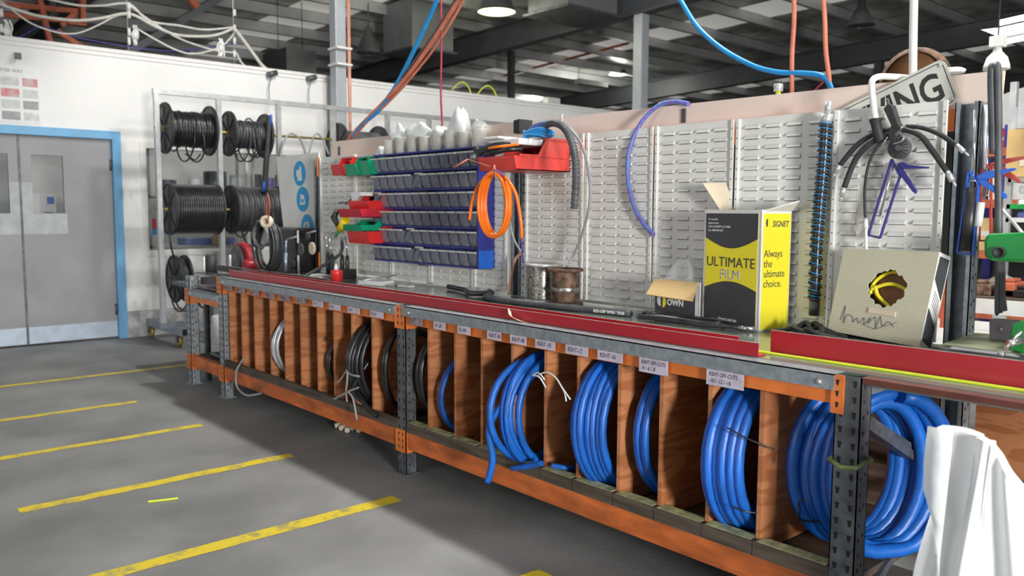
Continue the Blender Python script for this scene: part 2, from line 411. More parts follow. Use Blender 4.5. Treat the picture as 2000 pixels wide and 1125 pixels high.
# blue door frame and grey double door
m = MB(); m.box(WX - .1, WX + .03, DY1 - .005, DY1 + .085, 0, DZ + .09); m.box(WX - .1, WX + .03, DY0 - .085, DY0 + .005, 0, DZ + .09)
m.box(WX - .1, WX + .03, DY0, DY1, DZ, DZ + .09); struct(m.build('trim_2', 'door_blue', bevel=.004))
def door(name, y0, y1, hinge_right):
    vy0, vy1, vz0, vz1 = (y0 + .10, y0 + .40, 1.40, 2.01) if hinge_right else (y1 - .40, y1 - .10, 1.40, 2.01)
    m = MB(); x0, x1 = WX - .06, WX - .02
    m.box(x0, x1, y0, vy0, .02, DZ); m.box(x0, x1, vy1, y1, .02, DZ); m.box(x0, x1, vy0, vy1, .02, vz0); m.box(x0, x1, vy0, vy1, vz1, DZ)
    d = struct(m.build(name, 'door_grey'))
    k = MB(); k.box(x1, x1 + .003, y0 + .005, y1 - .005, .025, .20); k.build('kick_plate', 'kick_plate', d)
    k = MB(); k.box(x1, x1 + .002, (y0 if hinge_right else y1 - .42), (y0 + .42 if hinge_right else y1), 1.18, 1.395)
    k.box(x1, x1 + .002, (y0 if hinge_right else vy1), (vy0 if hinge_right else y1), 1.395, 1.72); k.build('push_plate', 'door_push', d)
    k = MB(); k.box(x1 - .02, x1 - .015, vy0, vy1, vz0, vz1); k.build('vision_pane', 'glass_dark', d)
    hy = y1 - .012 if hinge_right else y0 + .012
    for hz in (.33, 1.93):
        k = MB(); k.tube([(x1 + .008, hy, hz - .06), (x1 + .008, hy, hz + .06)], .011); k.build('hinge', 'galv_dark', d)
    return d
DM = -.60
d1 = door('door_1', DM + .006, DY1 - .008, True); door('door_2', DY0 + .008, DM - .006, False)
k = MB(); k.box(WX - .022, WX - .012, DM - .014, DM + .006, .02, DZ); lab(k.build('meeting_strip', 'galv_dark', d1), 'dark meeting strip between the door leaves')
# things seen through the vision pane and window (inside the office)
t = thing('noticeboard', 'white board with blue shapes seen through the door pane', 'board', (WX - .55, -.28, 1.35))
m = MB(); m.box(WX - .56, WX - .54, -.43, -.16, 1.30, 1.62); m.build('board', 'board_white', t)
m = MB(); m.box(WX - .56, WX - .54, -.42, -.40, 0, 1.30); m.box(WX - .56, WX - .54, -.19, -.17, 0, 1.30); m.build('stand', 'galv_light', t)
m = MB(); m.box(WX - .538, WX - .53, -.28, -.20, 1.36, 1.41); m.box(WX - .538, WX - .53, -.25, -.18, 1.50, 1.58); m.build('blue_note', 'tool_blue', t)
m = MB(); m.box(WX - .53, WX - .50, -.58, -.45, 1.68, 1.90); m.box(WX - .56, WX - .53, -.50, -.45, 0, 1.9); m.build('side_sheet', 'white_plastic', t)
# office shelves
t = thing('office_shelf', 'steel shelving inside the office behind the window', 'shelf', (WX - .5, 1.85, 0))
for z in (1.02, 1.60):
    m = MB(); m.box(WX - .75, WX - .2, .72, 3.3, z - .02, z); m.build('shelf_board', 'galv_light', t)
for y in (.73, 2.0, 3.28):
    m = MB(); m.box(WX - .72, WX - .69, y, y + .03, 0, 2.4); m.box(WX - .23, WX - .20, y, y + .03, 0, 2.4); m.build('post', 'galv_light', t)
def cyl(name, c, r, h, mt, label, cat, group=None, axis='z'):
    m = MB(); T = Matrix.Translation(Vector(c))
    if axis == 'y': T = T @ Matrix.Rotation(-PI / 2, 4, 'X')
    if axis == 'x': T = T @ Matrix.Rotation(PI / 2, 4, 'Y')
    m.lathe([(r * .96, 0), (r, .01), (r, h - .01), (r * .96, h)], 18, 0, T); return tag(m.build(name, mt), label, cat, group)
cyl('cable_drum', (WX - .45, 1.02, 1.60), .12, .20, 'cable_dark', 'squat black cable drum at the left of the office shelf', 'drum')
cyl('cable_drum', (WX - .45, 1.62, 1.60), .14, .32, 'cable_black', 'tall black hose drum in the middle of the office shelf', 'drum')
cyl('canister', (WX - .42, 1.36, 1.60), .07, .22, 'white_plastic', 'white canister between two black drums on the office shelf', 'canister')
cyl('canister', (WX - .42, 1.88, 1.60), .08, .28, 'table_pale', 'pale canister right of the tall black drum on the office shelf', 'canister')
for i, (y, mt, h, lb) in enumerate(((2.15, 'cable_dark', .30, 'dark'), (2.32, 'hose_purple', .26, 'violet'), (2.48, 'cable_black', .30, 'black'), (2.68, 'cable_dark', .28, 'rightmost dark'))):
    cyl('hose_bundle', (WX - .42, y, 1.60), .07, h, mt, lb + ' upright hose bundle on the office shelf', 'hose bundle')
m = MB(); m.box(WX - .5, WX - .25, .74, 1.05, 1.15, 1.22); m.box(WX - .5, WX - .25, .74, 1.0, 1.22, 1.34, 1)
tag(m.build('carton', ['hose_cyan', 'red_plastic']), 'red and blue carton in the lower left of the office window', 'box')
m = MB(); m.box(WX - .5, WX - .2, 1.15, 1.75, 1.02, 1.10); tag(m.build('paper_stack', ['hose_blueviolet']), 'blue and white paper stack at the bottom of the window', 'paper')
cyl('tape_roll', (WX - .14, 1.52, 1.08), .09, .05, 'card_brown', 'brown tape roll on the window ledge', 'tape roll', axis='x')

# hall shell
m = MB(); m.box(-30.2, -30, -12, 26, 0, 7); struct(m.build('wall_far', 'hall_wall'))
m = MB(); m.box(-30, 14, 26, 26.2, 0, 7.5); struct(m.build('wall_side', 'hall_wall'))
SL = .0306
def RZ(x): return 5.25 + SL * (x + 5.1)           # underside of the roof sheet
m = MB(); xs = (-30, 14)
sk = [(4.6, 5.8), (11.2, 12.3), (18.0, 19.2)]
segs = []; y = -12
for a, b in sk: segs.append((y, a)); y = b
segs.append((y, 26))
for a, b in segs:
    m.add([(xs[0], a, RZ(xs[0])), (xs[1], a, RZ(xs[1])), (xs[1], b, RZ(xs[1])), (xs[0], b, RZ(xs[0])),
           (xs[0], a, RZ(xs[0]) + .06), (xs[1], a, RZ(xs[1]) + .06), (xs[1], b, RZ(xs[1]) + .06), (xs[0], b, RZ(xs[0]) + .06)],
          [(0, 3, 2, 1), (4, 5, 6, 7), (0, 1, 5, 4), (1, 2, 6, 5), (2, 3, 7, 6), (3, 0, 4, 7)])
roof = struct(m.build('ceiling', 'roof_sheet'))
for a, b in sk:
    m = MB(); m.add([(xs[0], a, RZ(xs[0]) + .02), (xs[1], a, RZ(xs[1]) + .02), (xs[1], b, RZ(xs[1]) + .02), (xs[0], b, RZ(xs[0]) + .02)], [(0, 3, 2, 1)])
    lab(m.build('skylight_sheet', 'skylight', roof, solid=.01), 'translucent skylight strip letting daylight through')
n = 0; x = -29.2
while x < 13.5:
    m = MB(); z1 = RZ(x) - .002
    m.box(x - .005, x + .005, -12, 26, z1 - .20, z1); m.box(x - .005, x + .07, -12, 26, z1 - .208, z1 - .20); m.box(x - .07, x + .005, -12, 26, z1 - .008, z1)
    n += 1; struct(m.build('trim_%d' % (n + 2), 'steel_purlin')); x += 1.25
for y in (1.0, 8.0, 15.0, 22.0):
    m = MB()
    for (za, zb, hw) in ((-.215, -.235, .11), (-.655, -.675, .11), (-.235, -.655, .008)):
        for_x = [(-29.9, RZ(-29.9)), (13.9, RZ(13.9))]
        vs = []
        for X0, Z0 in for_x:
            vs += [(X0, y - hw, Z0 + zb), (X0, y + hw, Z0 + zb), (X0, y + hw, Z0 + za), (X0, y - hw, Z0 + za)] if za > zb else \
                  [(X0, y - hw, Z0 + zb), (X0, y + hw, Z0 + zb), (X0, y + hw, Z0 + za), (X0, y - hw, Z0 + za)]
        m.add(vs, [(0, 3, 2, 1), (4, 5, 6, 7), (0, 1, 5, 4), (1, 2, 6, 5), (2, 3, 7, 6), (3, 0, 4, 7)])
    X0 = -28
    while X0 < 13:
        m.box(X0 - .006, X0 + .006, y - .10, y + .10, RZ(X0) - .655, RZ(X0) - .235); X0 += 5.6
    n += 1; struct(m.build('trim_%d' % (n + 2), 'steel_struct'))
# orange sprinkler pipe among the purlins
m = MB(); m.tube([AZ(975, 150, 4.95), AZ(1228, 84, 5.05)], .03); tag(m.build('sprinkler_pipe', 'rust_steel'), 'long orange-red pipe under the purlins beyond the first rafter', 'pipe')
# columns
t = thing('steel_column', 'grey square column with conduit in front of the white wall', 'column', (-5.78, 2.93, 0))
m = MB(); m.box(-5.86, -5.70, 2.85, 3.00, 0, RZ(-5.8) - .22); m.build('shaft', 'steel_column', t, bevel=.012)
m = MB(); m.tube([(-5.67, 3.02, .4), (-5.67, 3.02, 5.0)], .022); lab(m.build('conduit', 'conduit_copper', t), 'salmon pink conduit')
for z in (3.26, 3.46, 2.3):
    m = MB(); m.box(-5.875, -5.64, 2.835, 3.05, z, z + .025); m.build('strap', 'white_trim', t)
m = MB(); m.box(-5.19, -5.01, 7.91, 8.09, 0, RZ(-5.1) - .68); tag(m.build('steel_column', 'steel_column', bevel=.012), 'grey column carrying the rafter beyond the white wall', 'column')
m = MB(); m.box(-10.2, -10.08, 9.6, 9.72, 0, RZ(-10) - .2); tag(m.build('steel_column', 'steel_struct'), 'thin dark post rising behind the white wall', 'column')
m = MB(); m.box(-4.6, -4.45, 14.92, 15.08, 0, RZ(-4.5) - .68); tag(m.build('steel_column', 'steel_struct'), 'dark column at the second rafter behind the orange hoses', 'column')

# ================================================================== RACK BENCH
rack = thing('pallet_rack', 'long low orange and galvanised pallet rack carrying the workbench', 'rack', (0, .42, 0))
PW, PD = .085, .07
def post(xc, y0, z1, flip=1):
    m = MB(); x0, x1 = xc - PW / 2, xc + PW / 2; t_ = .004; y1 = y0 + PD * flip
    ya, yb = min(y0, y1), max(y0, y1)
    m.box(x0, x1, y0, y0 + t_ * flip, 0, z1)
    m.box(x0, x0 + t_, ya, yb, 0, z1); m.box(x1 - t_, x1, ya, yb, 0, z1)
    m.box(x0 + .0, x0 + .018, y1 - t_ * flip, y1, 0, z1); m.box(x1 - .018, x1, y1 - t_ * flip, y1, 0, z1)
    m.box(x0 - .015, x1 + .015, ya - .01, yb + .01, 0, .008)
    k = 0; z = .05; yy = y0 - .0006 * flip
    while z < z1 - .03:
        for hx in (xc - .022, xc + .022):
            m.add([(hx - .008, yy, z + .022), (hx + .008, yy, z + .022), (hx + .004, yy, z), (hx - .004, yy, z)], [(0, 1, 2, 3) if flip < 0 else (3, 2, 1, 0)], 1)
        for side, xx in ((1, x1 + .0006), (-1, x0 - .0006)):
            for q in range(2):
                yc = ya + PD * (.32 if q == 0 else .70); zz = z + (0 if q == 0 else .012)
                if (k + q) % 2 == 0 or q == 0:
                    m.add([(xx, yc - .005, zz), (xx, yc + .005, zz), (xx, yc + .005, zz + .012), (xx, yc - .005, zz + .012)], [(0, 1, 2, 3) if side > 0 else (3, 2, 1, 0)], 1)
        z += .05; k += 1
    return m
FX = (-3.17, -2.49, -.02, 2.50)
for i, x in enumerate(FX):
    lab(post(x, 0, (.90 if i == 0 else .935)).build('post', ['galv_dark' if i > 1 else 'galv', 'hole'], rack), 'perforated galvanised front post')
    lab(post(x, .90, (1.86 if i > 0 else .92), -1).build('post', ['galv', 'hole'], rack), 'tall perforated rear post')
    m = MB(); m.bar((x, .07, .80), (x, .83, .45), .03, .03); m.bar((x, .07, .12), (x, .83, .45), .03, .03); m.build('brace', 'galv_dark', rack)
    m = MB(); m.box(x - .015, x + .015, .07, .83, .86, .90); m.build('tie_bar', 'galv', rack)
# orange connectors on front posts
for i, x in enumerate(FX):
    ztop = .935 if i else .80
    for (z0, z1) in ((ztop - .125, ztop), (.125, .25)):
        m = MB(); a, b = x - PW / 2 - .012, x + PW / 2 + .004
        if i == 3: b = x - .012
        m.box(a, b, -.006, .0, z0, z1)
        if i != 3: m.box(x + PW / 2, x + PW / 2 + .004, -.006, .07, z0, z1)
        for q in range(3):
            z = z0 + .02 + q * .036
            for hx in ((x - .02, x + .016) if i != 3 else (x - .033,)):
                m.add([(hx - .006, -.0066, z + .018), (hx + .006, -.0066, z + .018), (hx + .003, -.0066, z), (hx - .003, -.0066, z)], [(3, 2, 1, 0)], 1)
        m.build('beam_connector', ['orange', 'hole'], rack)
def beams(x0, x1, drop=0.0, near=True):
    xa, xb = x0 + PW / 2, x1 - PW / 2
    m = MB(); m.box(xa, xb, .004, .045, .838 - drop, .925 - drop); ub = lab(m.build('beam', 'orange', rack), 'orange upper front beam')
    m = MB(); m.box(xa - (.02 if near else 0), xb + .0, -.012, .004, .884 - drop, .937 - drop); m.box(xa, xb, -.012, .10, .932 - drop, .9375 - drop)
    for bx in (xa + .05, xb - .05): m.lathe([(.009, 0), (.009, .006), (.004, .008)], 8, 1, Matrix.Translation((bx, -.012, .905 - drop)) @ Matrix.Rotation(PI / 2, 4, 'X'))
    lab(m.build('edge_angle', ['galv', 'steel_edge'], rack), 'spangled galvanised edge angle')
    m = MB(); m.box(xa, xb, .004, .045, .15, .245); lab(m.build('beam', 'orange_dirty', rack), 'oil-stained orange lower front beam')
    m = MB(); m.box(xa, xb, .855, .895, .15, .245); m.box(xa, xb, .855, .895, .838, .925); lab(m.build('beam', 'orange_dirty', rack), 'orange rear beams')
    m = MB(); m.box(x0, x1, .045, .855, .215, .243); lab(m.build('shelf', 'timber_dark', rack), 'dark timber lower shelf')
    return ub
beams(FX[0], FX[1], .14, False); uL = beams(FX[1], FX[2]); uR = beams(FX[2], FX[3])
m = MB(); m.box(FX[1] + .04, FX[3] - .04, .86, .89, 1.76, 1.84); lab(m.build('beam', 'orange', rack), 'orange top rear beam')
# near bay past the last front post
m = MB(); m.box(2.54, 4.2, .855, .895, .78, .86); m.box(2.54, 4.2, .855, .895, .15, .245); lab(m.build('beam', 'galv_light', rack), 'galvanised rear beam of the near bay')
m = MB(); m.bar((2.50, .04, .80), (2.50, .86, .40), .045, .03); m.bar((2.50, .86, .12), (2.50, .08, -.0 + .02), .04, .03); lab(m.build('brace', 'galv_dark', rack), 'diagonal galvanised end brace')
m = MB(); m.tube([(2.455, -.02, .66), (2.50, -.03, .648), (2.55, -.025, .655), (2.56, .05, .67), (2.50, .085, .665), (2.45, .05, .668)], .008, 6, closed=True)
tag(m.build('strap', 'strap_green'), 'dull green strap tied round the near front post', 'strap')

# labels on the upper beams (paper cards with hand-written codes)
def card(x0, x1, z0, z1, txt, mt='paper_label', par=uL):
    m = MB(); m.box(x0, x1, -.0145, -.0125, z0, z1)
    if txt:
        L = txt.split('\n'); h = (z1 - z0) / (len(L) + .35) * 1.0
        for i, s in enumerate(L):
            m.text(s, h * .95, FRONT(x0 + .012, -.0150, z1 - h * (i + .95)), 1, .0003, shear=.15, sx=.72 if len(L) > 1 else .85)
    return m.build('label_card', [mt, 'ink'], par)
DIV1 = [-2.406, -2.185, -1.955, -1.706, -1.476, -1.255, -1.022, -.811, -.598, -.374]
DIV2 = [.187, .419, .629, .856, 1.082, 1.285, 1.518, 1.732, 1.956, 2.171]
mids = [(a + b) / 2 for a, b in zip(DIV1, DIV1[1:])] + [-.235]
for i, xm in enumerate(mids):
    o = card(xm - .075, xm + .06, .848, .883, 'R2-%d' % (4 + 2 * (i % 6)), 'paper_label_dark' if i < 6 else 'paper_label', uL)
for a, b, t_, mt in ((.09, .20, '', 'paper_label_dark'), (.30, .40, 'R2-20', 'paper_label'), (.50, .60, 'R1-04', 'paper_label'), (.73, .83, 'RSHT-06', 'paper_label'),
                 (.895, 1.005, 'RSHT-08', 'paper_label'), (1.065, 1.19, 'RSHT-10', 'paper_label'), (1.255, 1.385, 'RSHT-12', 'paper_label'), (1.44, 1.575, 'RSHT-16', 'paper_label')):
    card(a, b, .845, .884, t_, mt, uR)
card(1.66, 1.80, .828, .884, 'RSHT OFF-CUTS\n-4 / -6 / -8', 'paper_label', uR); card(1.975, 2.13, .828, .884, 'RSHT OFF-CUTS\n-10 / -12 / -16', 'paper_label', uR)

# plywood pigeonholes
def pigeon(xs, x0, x1, label):
    t = thing('plywood_divider_rack', label, 'rack', ((x0 + x1) / 2, .4, .245))
    ref = None
    for x in xs:
        m = MB(); m.box(x, x + .018, .028 + random.uniform(-.002, .004), .82, .250, .83)
        m.build('divider', 'plywood', t, loc=(x, .4, .5))
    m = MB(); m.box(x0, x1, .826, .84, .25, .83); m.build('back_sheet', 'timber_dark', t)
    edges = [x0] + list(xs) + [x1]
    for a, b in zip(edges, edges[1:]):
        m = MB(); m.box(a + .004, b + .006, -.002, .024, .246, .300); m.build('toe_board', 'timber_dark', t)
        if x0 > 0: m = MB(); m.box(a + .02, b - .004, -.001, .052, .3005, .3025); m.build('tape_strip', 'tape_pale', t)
    return t
pigeon(DIV1, -2.445, -.065, 'plywood pigeonhole dividers under the far half of the bench')
pigeon(DIV2, .025, 2.455, 'plywood pigeonhole dividers under the near half of the bench')

# worktop
m = MB(); m.box(-2.45, 4.2, .055, .865, .900, .9395); m.box(-3.18, -2.45, .02, .865, .79, .80, 1)
t = tag(m.build('worktop', ['worktop', 'dark_steel'], bevel=.002), 'long grey-green steel worktop on the orange rack', 'worktop')
# pale near end of bench front edge
m = MB(); m.box(2.545, 4.2, .0, .05, .917, .936); tag(m.build('edge_board', 'rust_dark'), 'rusty brown edge strip of the near bench bay', 'beam')

# red steel angles
def angle(name, x0, x1, y, z, h, label, mt='red_steel', d=.05):
    m = MB(); m.box(x0, x1, y, y + .005, z, z + h); m.box(x0, x1, y + .005, y + d, z, z + .005)
    m.box(x0, x1, y - .0004, y + .0054, z + h, z + h + .0012, 1)
    return tag(m.build(name, [mt, 'steel_edge']), label, 'steel angle')
angle('steel_angle', -2.46, 2.135, .062, .9405, .048, 'long red steel angle along the front edge of the bench')
angle('steel_angle', -2.42, 2.0, .145, .9405, .048, 'second red steel angle lying just behind the front one', d=.045)
angle('steel_angle', -3.1, -1.2, .215, .9405, .05, 'dark brown steel angle at the far end of the bench', mt='dark_steel')
angle('steel_angle', 2.10, 4.1, .200, .9405, .078, 'taller red steel channel at the near end of the bench', d=.09)
m = MB(); m.box(2.02, 4.1, .140, .160, .9405, .9460); tag(m.build('edge_strip', 'lime'), 'yellow-green strip lying below the near red channel', 'strip')
m = MB(); vs = []
for i in range(9):
    a = i / 8; y = .058 - .03 * math.sin(a * PI) ; x = .80 + .10 * a ; z = .985 - .040 * a ** .7
    vs += [(x, y - .002, z + .008 - .012 * a), (x + .022 + .02 * a, y - .003, z - .008)]
m.add(vs, [(2 * i, 2 * i + 1, 2 * i + 3, 2 * i + 2) for i in range(8)]); tag(m.build('paper_curl', 'card_tan', solid=.001), 'curl of cream paper peeling off the red angle', 'paper')

# ------------------------------------------------------------------ louvred panels
def louvre_panels(xs, yb, z0, z1, label, rot=0):
    t = thing('louvred_panel_wall', label, 'panel', ((xs[0][0] + xs[-1][1]) / 2, yb, z0))
    for x0, x1 in xs:
        m = MB(); m.box(x0 + .012, x1 - .012, yb, yb + .004, z0, z1)
        m.box(x0, x0 + .014, yb - .012, yb, z0, z1); m.box(x1 - .014, x1, yb - .012, yb, z0, z1)
        nx = 4 if x1 - x0 > .4 else 3; px = (x1 - x0 - .05) / nx
        z = z1 - .045
        while z > z0 + .03:
            for i in range(nx):
                c = x0 + .025 + px * (i + .5); hw = px * .33; d = .011; hh = .016
                m.add([(c - hw, yb, z + hh), (c + hw, yb, z + hh), (c + hw, yb - d, z + .003), (c - hw, yb - d, z + .003), (c + hw, yb - d, z - .003), (c - hw, yb - d, z - .003)],
                      [(0, 3, 2, 1), (3, 5, 4, 2)], 0)
                m.add([(c - hw, yb, z + hh), (c - hw, yb - d, z - .003), (c - hw, yb, z - .003), (c + hw, yb, z + hh), (c + hw, yb - d, z - .003), (c + hw, yb, z - .003)], [(0, 1, 2)[::-1], (3, 4, 5)], 0)
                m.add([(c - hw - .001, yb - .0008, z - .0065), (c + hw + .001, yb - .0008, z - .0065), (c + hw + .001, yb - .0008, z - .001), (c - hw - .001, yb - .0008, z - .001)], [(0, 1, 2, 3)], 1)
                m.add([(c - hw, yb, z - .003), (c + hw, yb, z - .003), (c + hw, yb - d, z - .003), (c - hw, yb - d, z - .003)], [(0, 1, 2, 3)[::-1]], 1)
            for hx in (x0 + .007, x1 - .007):
                m.add([(hx - .003, yb - .0126, z), (hx + .003, yb - .0126, z), (hx + .003, yb - .0126, z + .007), (hx - .003, yb - .0126, z + .007)], [(0, 1, 2, 3)], 1)
            z -= .0462
        m.build('louvred_panel', ['louvre', 'louvre_slot'], t)
    return t
P2 = [(.085, .555), (.575, 1.035), (1.05, 1.505), (1.52, 1.99)]
louvre_panels(P2, .82, .962, 1.872, 'four cream louvred panels behind the near half of the bench')
louvre_panels([(2.005, 2.445)], .80, .955, 1.868, 'greasy louvred panel at the near end holding the grease guns')
P1 = [(-2.40, -1.86), (-1.85, -1.36), (-1.35, -.88), (-.87, -.41), (-.40, -.085)]
louvre_panels(P1, .82, .962, 1.872, 'grey louvred panels behind the far half of the bench')
# pink board behind the panels
m = MB(); y0, y1 = .905, .925
def pb(x): return 1.86
L_, R_ = AY(648, 277, .905), AY(1938, 139, .905)
m.add([(L_.x, y0, 1.80), (R_.x, y0, 1.84), (R_.x, y0, R_.z), (L_.x, y0, L_.z), (L_.x, y1, 1.80), (R_.x, y1, 1.84), (R_.x, y1, R_.z), (L_.x, y1, L_.z)],
      [(0, 1, 2, 3), (7, 6, 5, 4), (0, 4, 5, 1), (1, 5, 6, 2), (2, 6, 7, 3), (3, 7, 4, 0)])
for px, py in ((662, 295), (1335, 226)):
    p = AY(px, py, .90); m.box(p.x - .012, p.x + .012, .897, .904, p.z - .035, p.z + .035, 1)
tag(m.build('backing_board', ['pink_board', 'galv_dark']), 'long pale pink board fixed above the louvred panels', 'board')

# ================================================================== HOSES IN THE PIGEONHOLES
def coil(name, x, yc, zc, ry, rz, r, n, wx, mt, label, cat='hose coil', group=None, jit=.012, dy=0.0, yaw=0.0, stripe=None, tail=None, start=None, seed=1, seg=28, parent=None):
    rnd = random.Random(seed); L = [(rnd.uniform(-jit, jit), rnd.uniform(-jit, jit), rnd.uniform(-jit, jit)) for _ in range(n + 2)]
    pts = []
    for k in range(n * seg + 1):
        t = k / seg; i = int(t); fr = t - i; a0, a1 = L[min(i, n)], L[min(i + 1, n + 1)]
        j = [a0[q] * (1 - fr) + a1[q] * fr for q in range(3)]
        u = t / n; xx = (u - .5) * wx + j[0] * .4; a = 2 * PI * t + PI * .5
        yy = (ry + j[1]) * math.cos(a) + dy * (u - .5); zz = (rz + j[2]) * math.sin(a)
        zz = max(zz, -(rz))
        pts.append(Vector((x + xx * math.cos(yaw) - yy * math.sin(yaw), yc + yy * math.cos(yaw) + xx * math.sin(yaw), zc + zz)))
    if start: pts = spline(start + [pts[0]], 6)[:-1] + pts
    if tail: pts = pts[:-1] + spline([pts[-1]] + tail, 6)
    m = MB(); m.tube(pts, r, 10)
    if stripe:
        f0 = 0
        for i, f in enumerate(m.f):
            if len(f) == 4 and (i % 10) in (2, 7): m.m[i] = 1
    o = m.build(name, [mt, stripe or mt], parent)
    if parent is None: tag(o, label, cat, group)
    return o
ZS = .2435
coil('hose_coil', -1.59, .235, .50, .215, .225, .010, 6, .08, 'hose_silver', 'coil of silver-grey hose in the far half, between reddish dividers', seed=2)
coil('hose_coil', -.92, .29, .48, .23, .20, .014, 3, .06, 'cable_black', 'small black hose coil set back, left of the big black coil', seed=3)
hb = coil('hose_coil', -.485, .23, .53, .25, .265, .014, 8, .13, 'cable_black', 'big glossy black hose coil tied with white strap, bulging out of its slot', seed=4, jit=.02, dy=.05,
     tail=[Vector((-.47, -.02, .44)), Vector((-.36, -.03, .34)), Vector((-.24, -.02, .285))])
coil('hose_coil', -.26, .27, .53, .22, .27, .013, 2, .04, 'cable_black', 'black hose loop standing just left of the middle post', seed=5)
coil('hose_coil', .10, .30, .55, .26, .27, .014, 3, .05, 'cable_black', 'dark black hose loop just right of the middle post', seed=6)
coil('hose_coil', .305, .25, .47, .22, .215, .012, 2, .05, 'hose_blue', 'thin blue hose ring in the second slot right of the middle post', seed=7, stripe='stripe_dark')
coil('hose_coil', .975, .135, .525, .228, .255, .0165, 7, .11, 'hose_blue', 'bright blue hose coil bound by white string, spilling out of its slot', seed=8, jit=.03, dy=.10, stripe='stripe_dark',
     tail=[Vector((1.0, .02, .70)), Vector((.90, -.13, .50)), Vector((.90, -.12, .32)), Vector((.88, -.135, .21))])
coil('hose_coil', 1.19, .33, .49, .21, .225, .014, 3, .06, 'hose_blue', 'blue hose coil set deep in the slot under the sixth near divider', seed=9, stripe='stripe_dark')
coil('hose_coil', 1.41, .22, .54, .245, .275, .019, 6, .12, 'hose_blue', 'fat blue hose coil in the slot below the RSHT-12 label', seed=10, jit=.014, dy=.06, stripe='stripe_dark')
coil('hose_coil', 1.635, .30, .535, .25, .265, .020, 2, .07, 'hose_blue', 'two-turn blue hose coil in the slot below the RSHT-16 label', seed=11, stripe='stripe_dark')
coil('hose_coil', 2.07, .205, .545, .235, .265, .024, 5, .12, 'hose_blue', 'thick blue hose coil with black ties below the off-cuts label', seed=12, jit=.010, dy=.05, stripe='stripe_dark')
coil('hose_coil', 2.425, .325, .545, .200, .268, .025, 7, .16, 'hose_blue', 'largest blue hose coil behind the near front post', seed=13, jit=.03, dy=.10, yaw=-.50, stripe='stripe_dark')
def hosebit(name, pts, r, mt, label, cat='hose', n=8, sp=8, group=None, ends=None):
    m = MB(); m.tube(spline(pts, sp), r, n)
    if ends:
        for e in ends: m.tube(e[:2], e[2], n, 1)
    return tag(m.build(name, [mt, 'chrome']), label, cat, group)
hosebit('hose_offcut', [AY(1000, 915, -.02), AY(1030, 911, -.02), AY(1058, 905, -.02)], .013, 'hose_blue', 'short blue hose offcut lying at the foot of the string-tied coil')
hosebit('hose_offcut', [AY(1078, 909, .02), AY(1102, 913, .05), AY(1126, 915, .12)], .012, 'hose_blue', 'blue hose end poking out at the slot floor under the sixth near divider')
hosebit('hose_offcut', [AX(1470, 1045, 2.10), AX(1478, 1030, 2.10), AX(1476, 1008, 2.12)], .016, 'hose_blue', 'short blue hose stub under the coil with black ties')
hosebit('hose_offcut', [(2.60, .55, .262), (2.75, .50, .262), (2.95, .52, .262)], .020, 'hose_blue', 'straight blue hose piece on the shelf behind the white film')
# string ties
def strand(name, pts, r, mt, label, cat='string', sp=6):
    m = MB()
    for p in pts: m.tube(spline(p, sp), r, 6)
    return tag(m.build(name, mt), label, cat)
strand('string', [[AY(1040, 733, -.03), AY(1052, 728, -.04), AY(1064, 742, -.03)], [AY(1040, 733, -.04), AY(1054, 737, -.045), AY(1066, 757, -.02)],
                  [AY(1052, 732, -.045), AY(1068, 727, -.05), AY(1085, 737, -.05), AY(1098, 757, -.05), AY(1114, 780, -.05)],
                  [AY(1096, 754, -.05), AY(1103, 768, -.048), AY(1106, 784, -.05)]], .0035, 'white_plastic', 'white string tied round the blue coil with loose ends')
strand('strap', [[AY(676, 727, -.05), AY(690, 733, -.07), AY(702, 735, -.06)], [AY(678, 722, -.05), AY(670, 735, -.04), AY(660, 748, -.03)],
                 [AY(679, 725, -.06), AY(678, 745, -.06), AY(676, 765, -.055), AY(678, 785, -.05)], [AY(700, 757, -.05), AY(680, 765, -.06), AY(652, 780, -.05)],
                 [AY(680, 765, -.06), AY(690, 780, -.05), AY(697, 820, -.04)]], .006, 'hose_grey', 'knotted pale strap hanging from the big black coil')
for a, b, lb in (((1420, 835), (1512, 878), 'black cable tie across the upper part of the thick blue coil'), ((1432, 990), (1478, 1002), 'black cable tie near the bottom of the thick blue coil')):
    p, q = AY(*a, -.06), AY(*b, .03 if a[1] < 900 else -.01); strand('cable_tie', [[p, (p + q) / 2 + Vector((0, -.012, 0)), q]], .003, 'cable_black', lb, 'cable tie')
strand('cable_tie', [[AX(1562, 995, 2.30), AX(1575, 1012, 2.30) + Vector((0, -.03, 0)), AX(1625, 1020, 2.36)], [AX(1562, 995, 2.30), AX(1561, 982, 2.30), AX(1568, 975, 2.31)]], .004, 'cable_black', 'black tie round the left side of the largest blue coil', 'cable tie')
hosebit('cable', [AY(476, 700, .0), AY(462, 725, -.03), AY(463, 755, -.03), AY(482, 772, -.03), AY(510, 768, .02)], .007, 'hose_grey', 'grey cable looping out of the second far slot', 'cable')
m = MB()
for i in range(5):
    p = AZ(655 + i * 11, 832 + (i % 2) * 4, .02); m.tube(spline([p, p + Vector((.03, .03, .012)), p + Vector((.08, .0, .0))], 5), .018, 8)
tag(m.build('rag', 'card_tan'), 'crumpled pale pink rag on the floor under the bench', 'rag')
hosebit('offcut', [AZ(289, 980, .004), AZ(318, 977, .004), AZ(348, 973, .004)], .006, 'lime', 'lime green offcut lying on the floor between yellow lines', 'offcut', n=6)
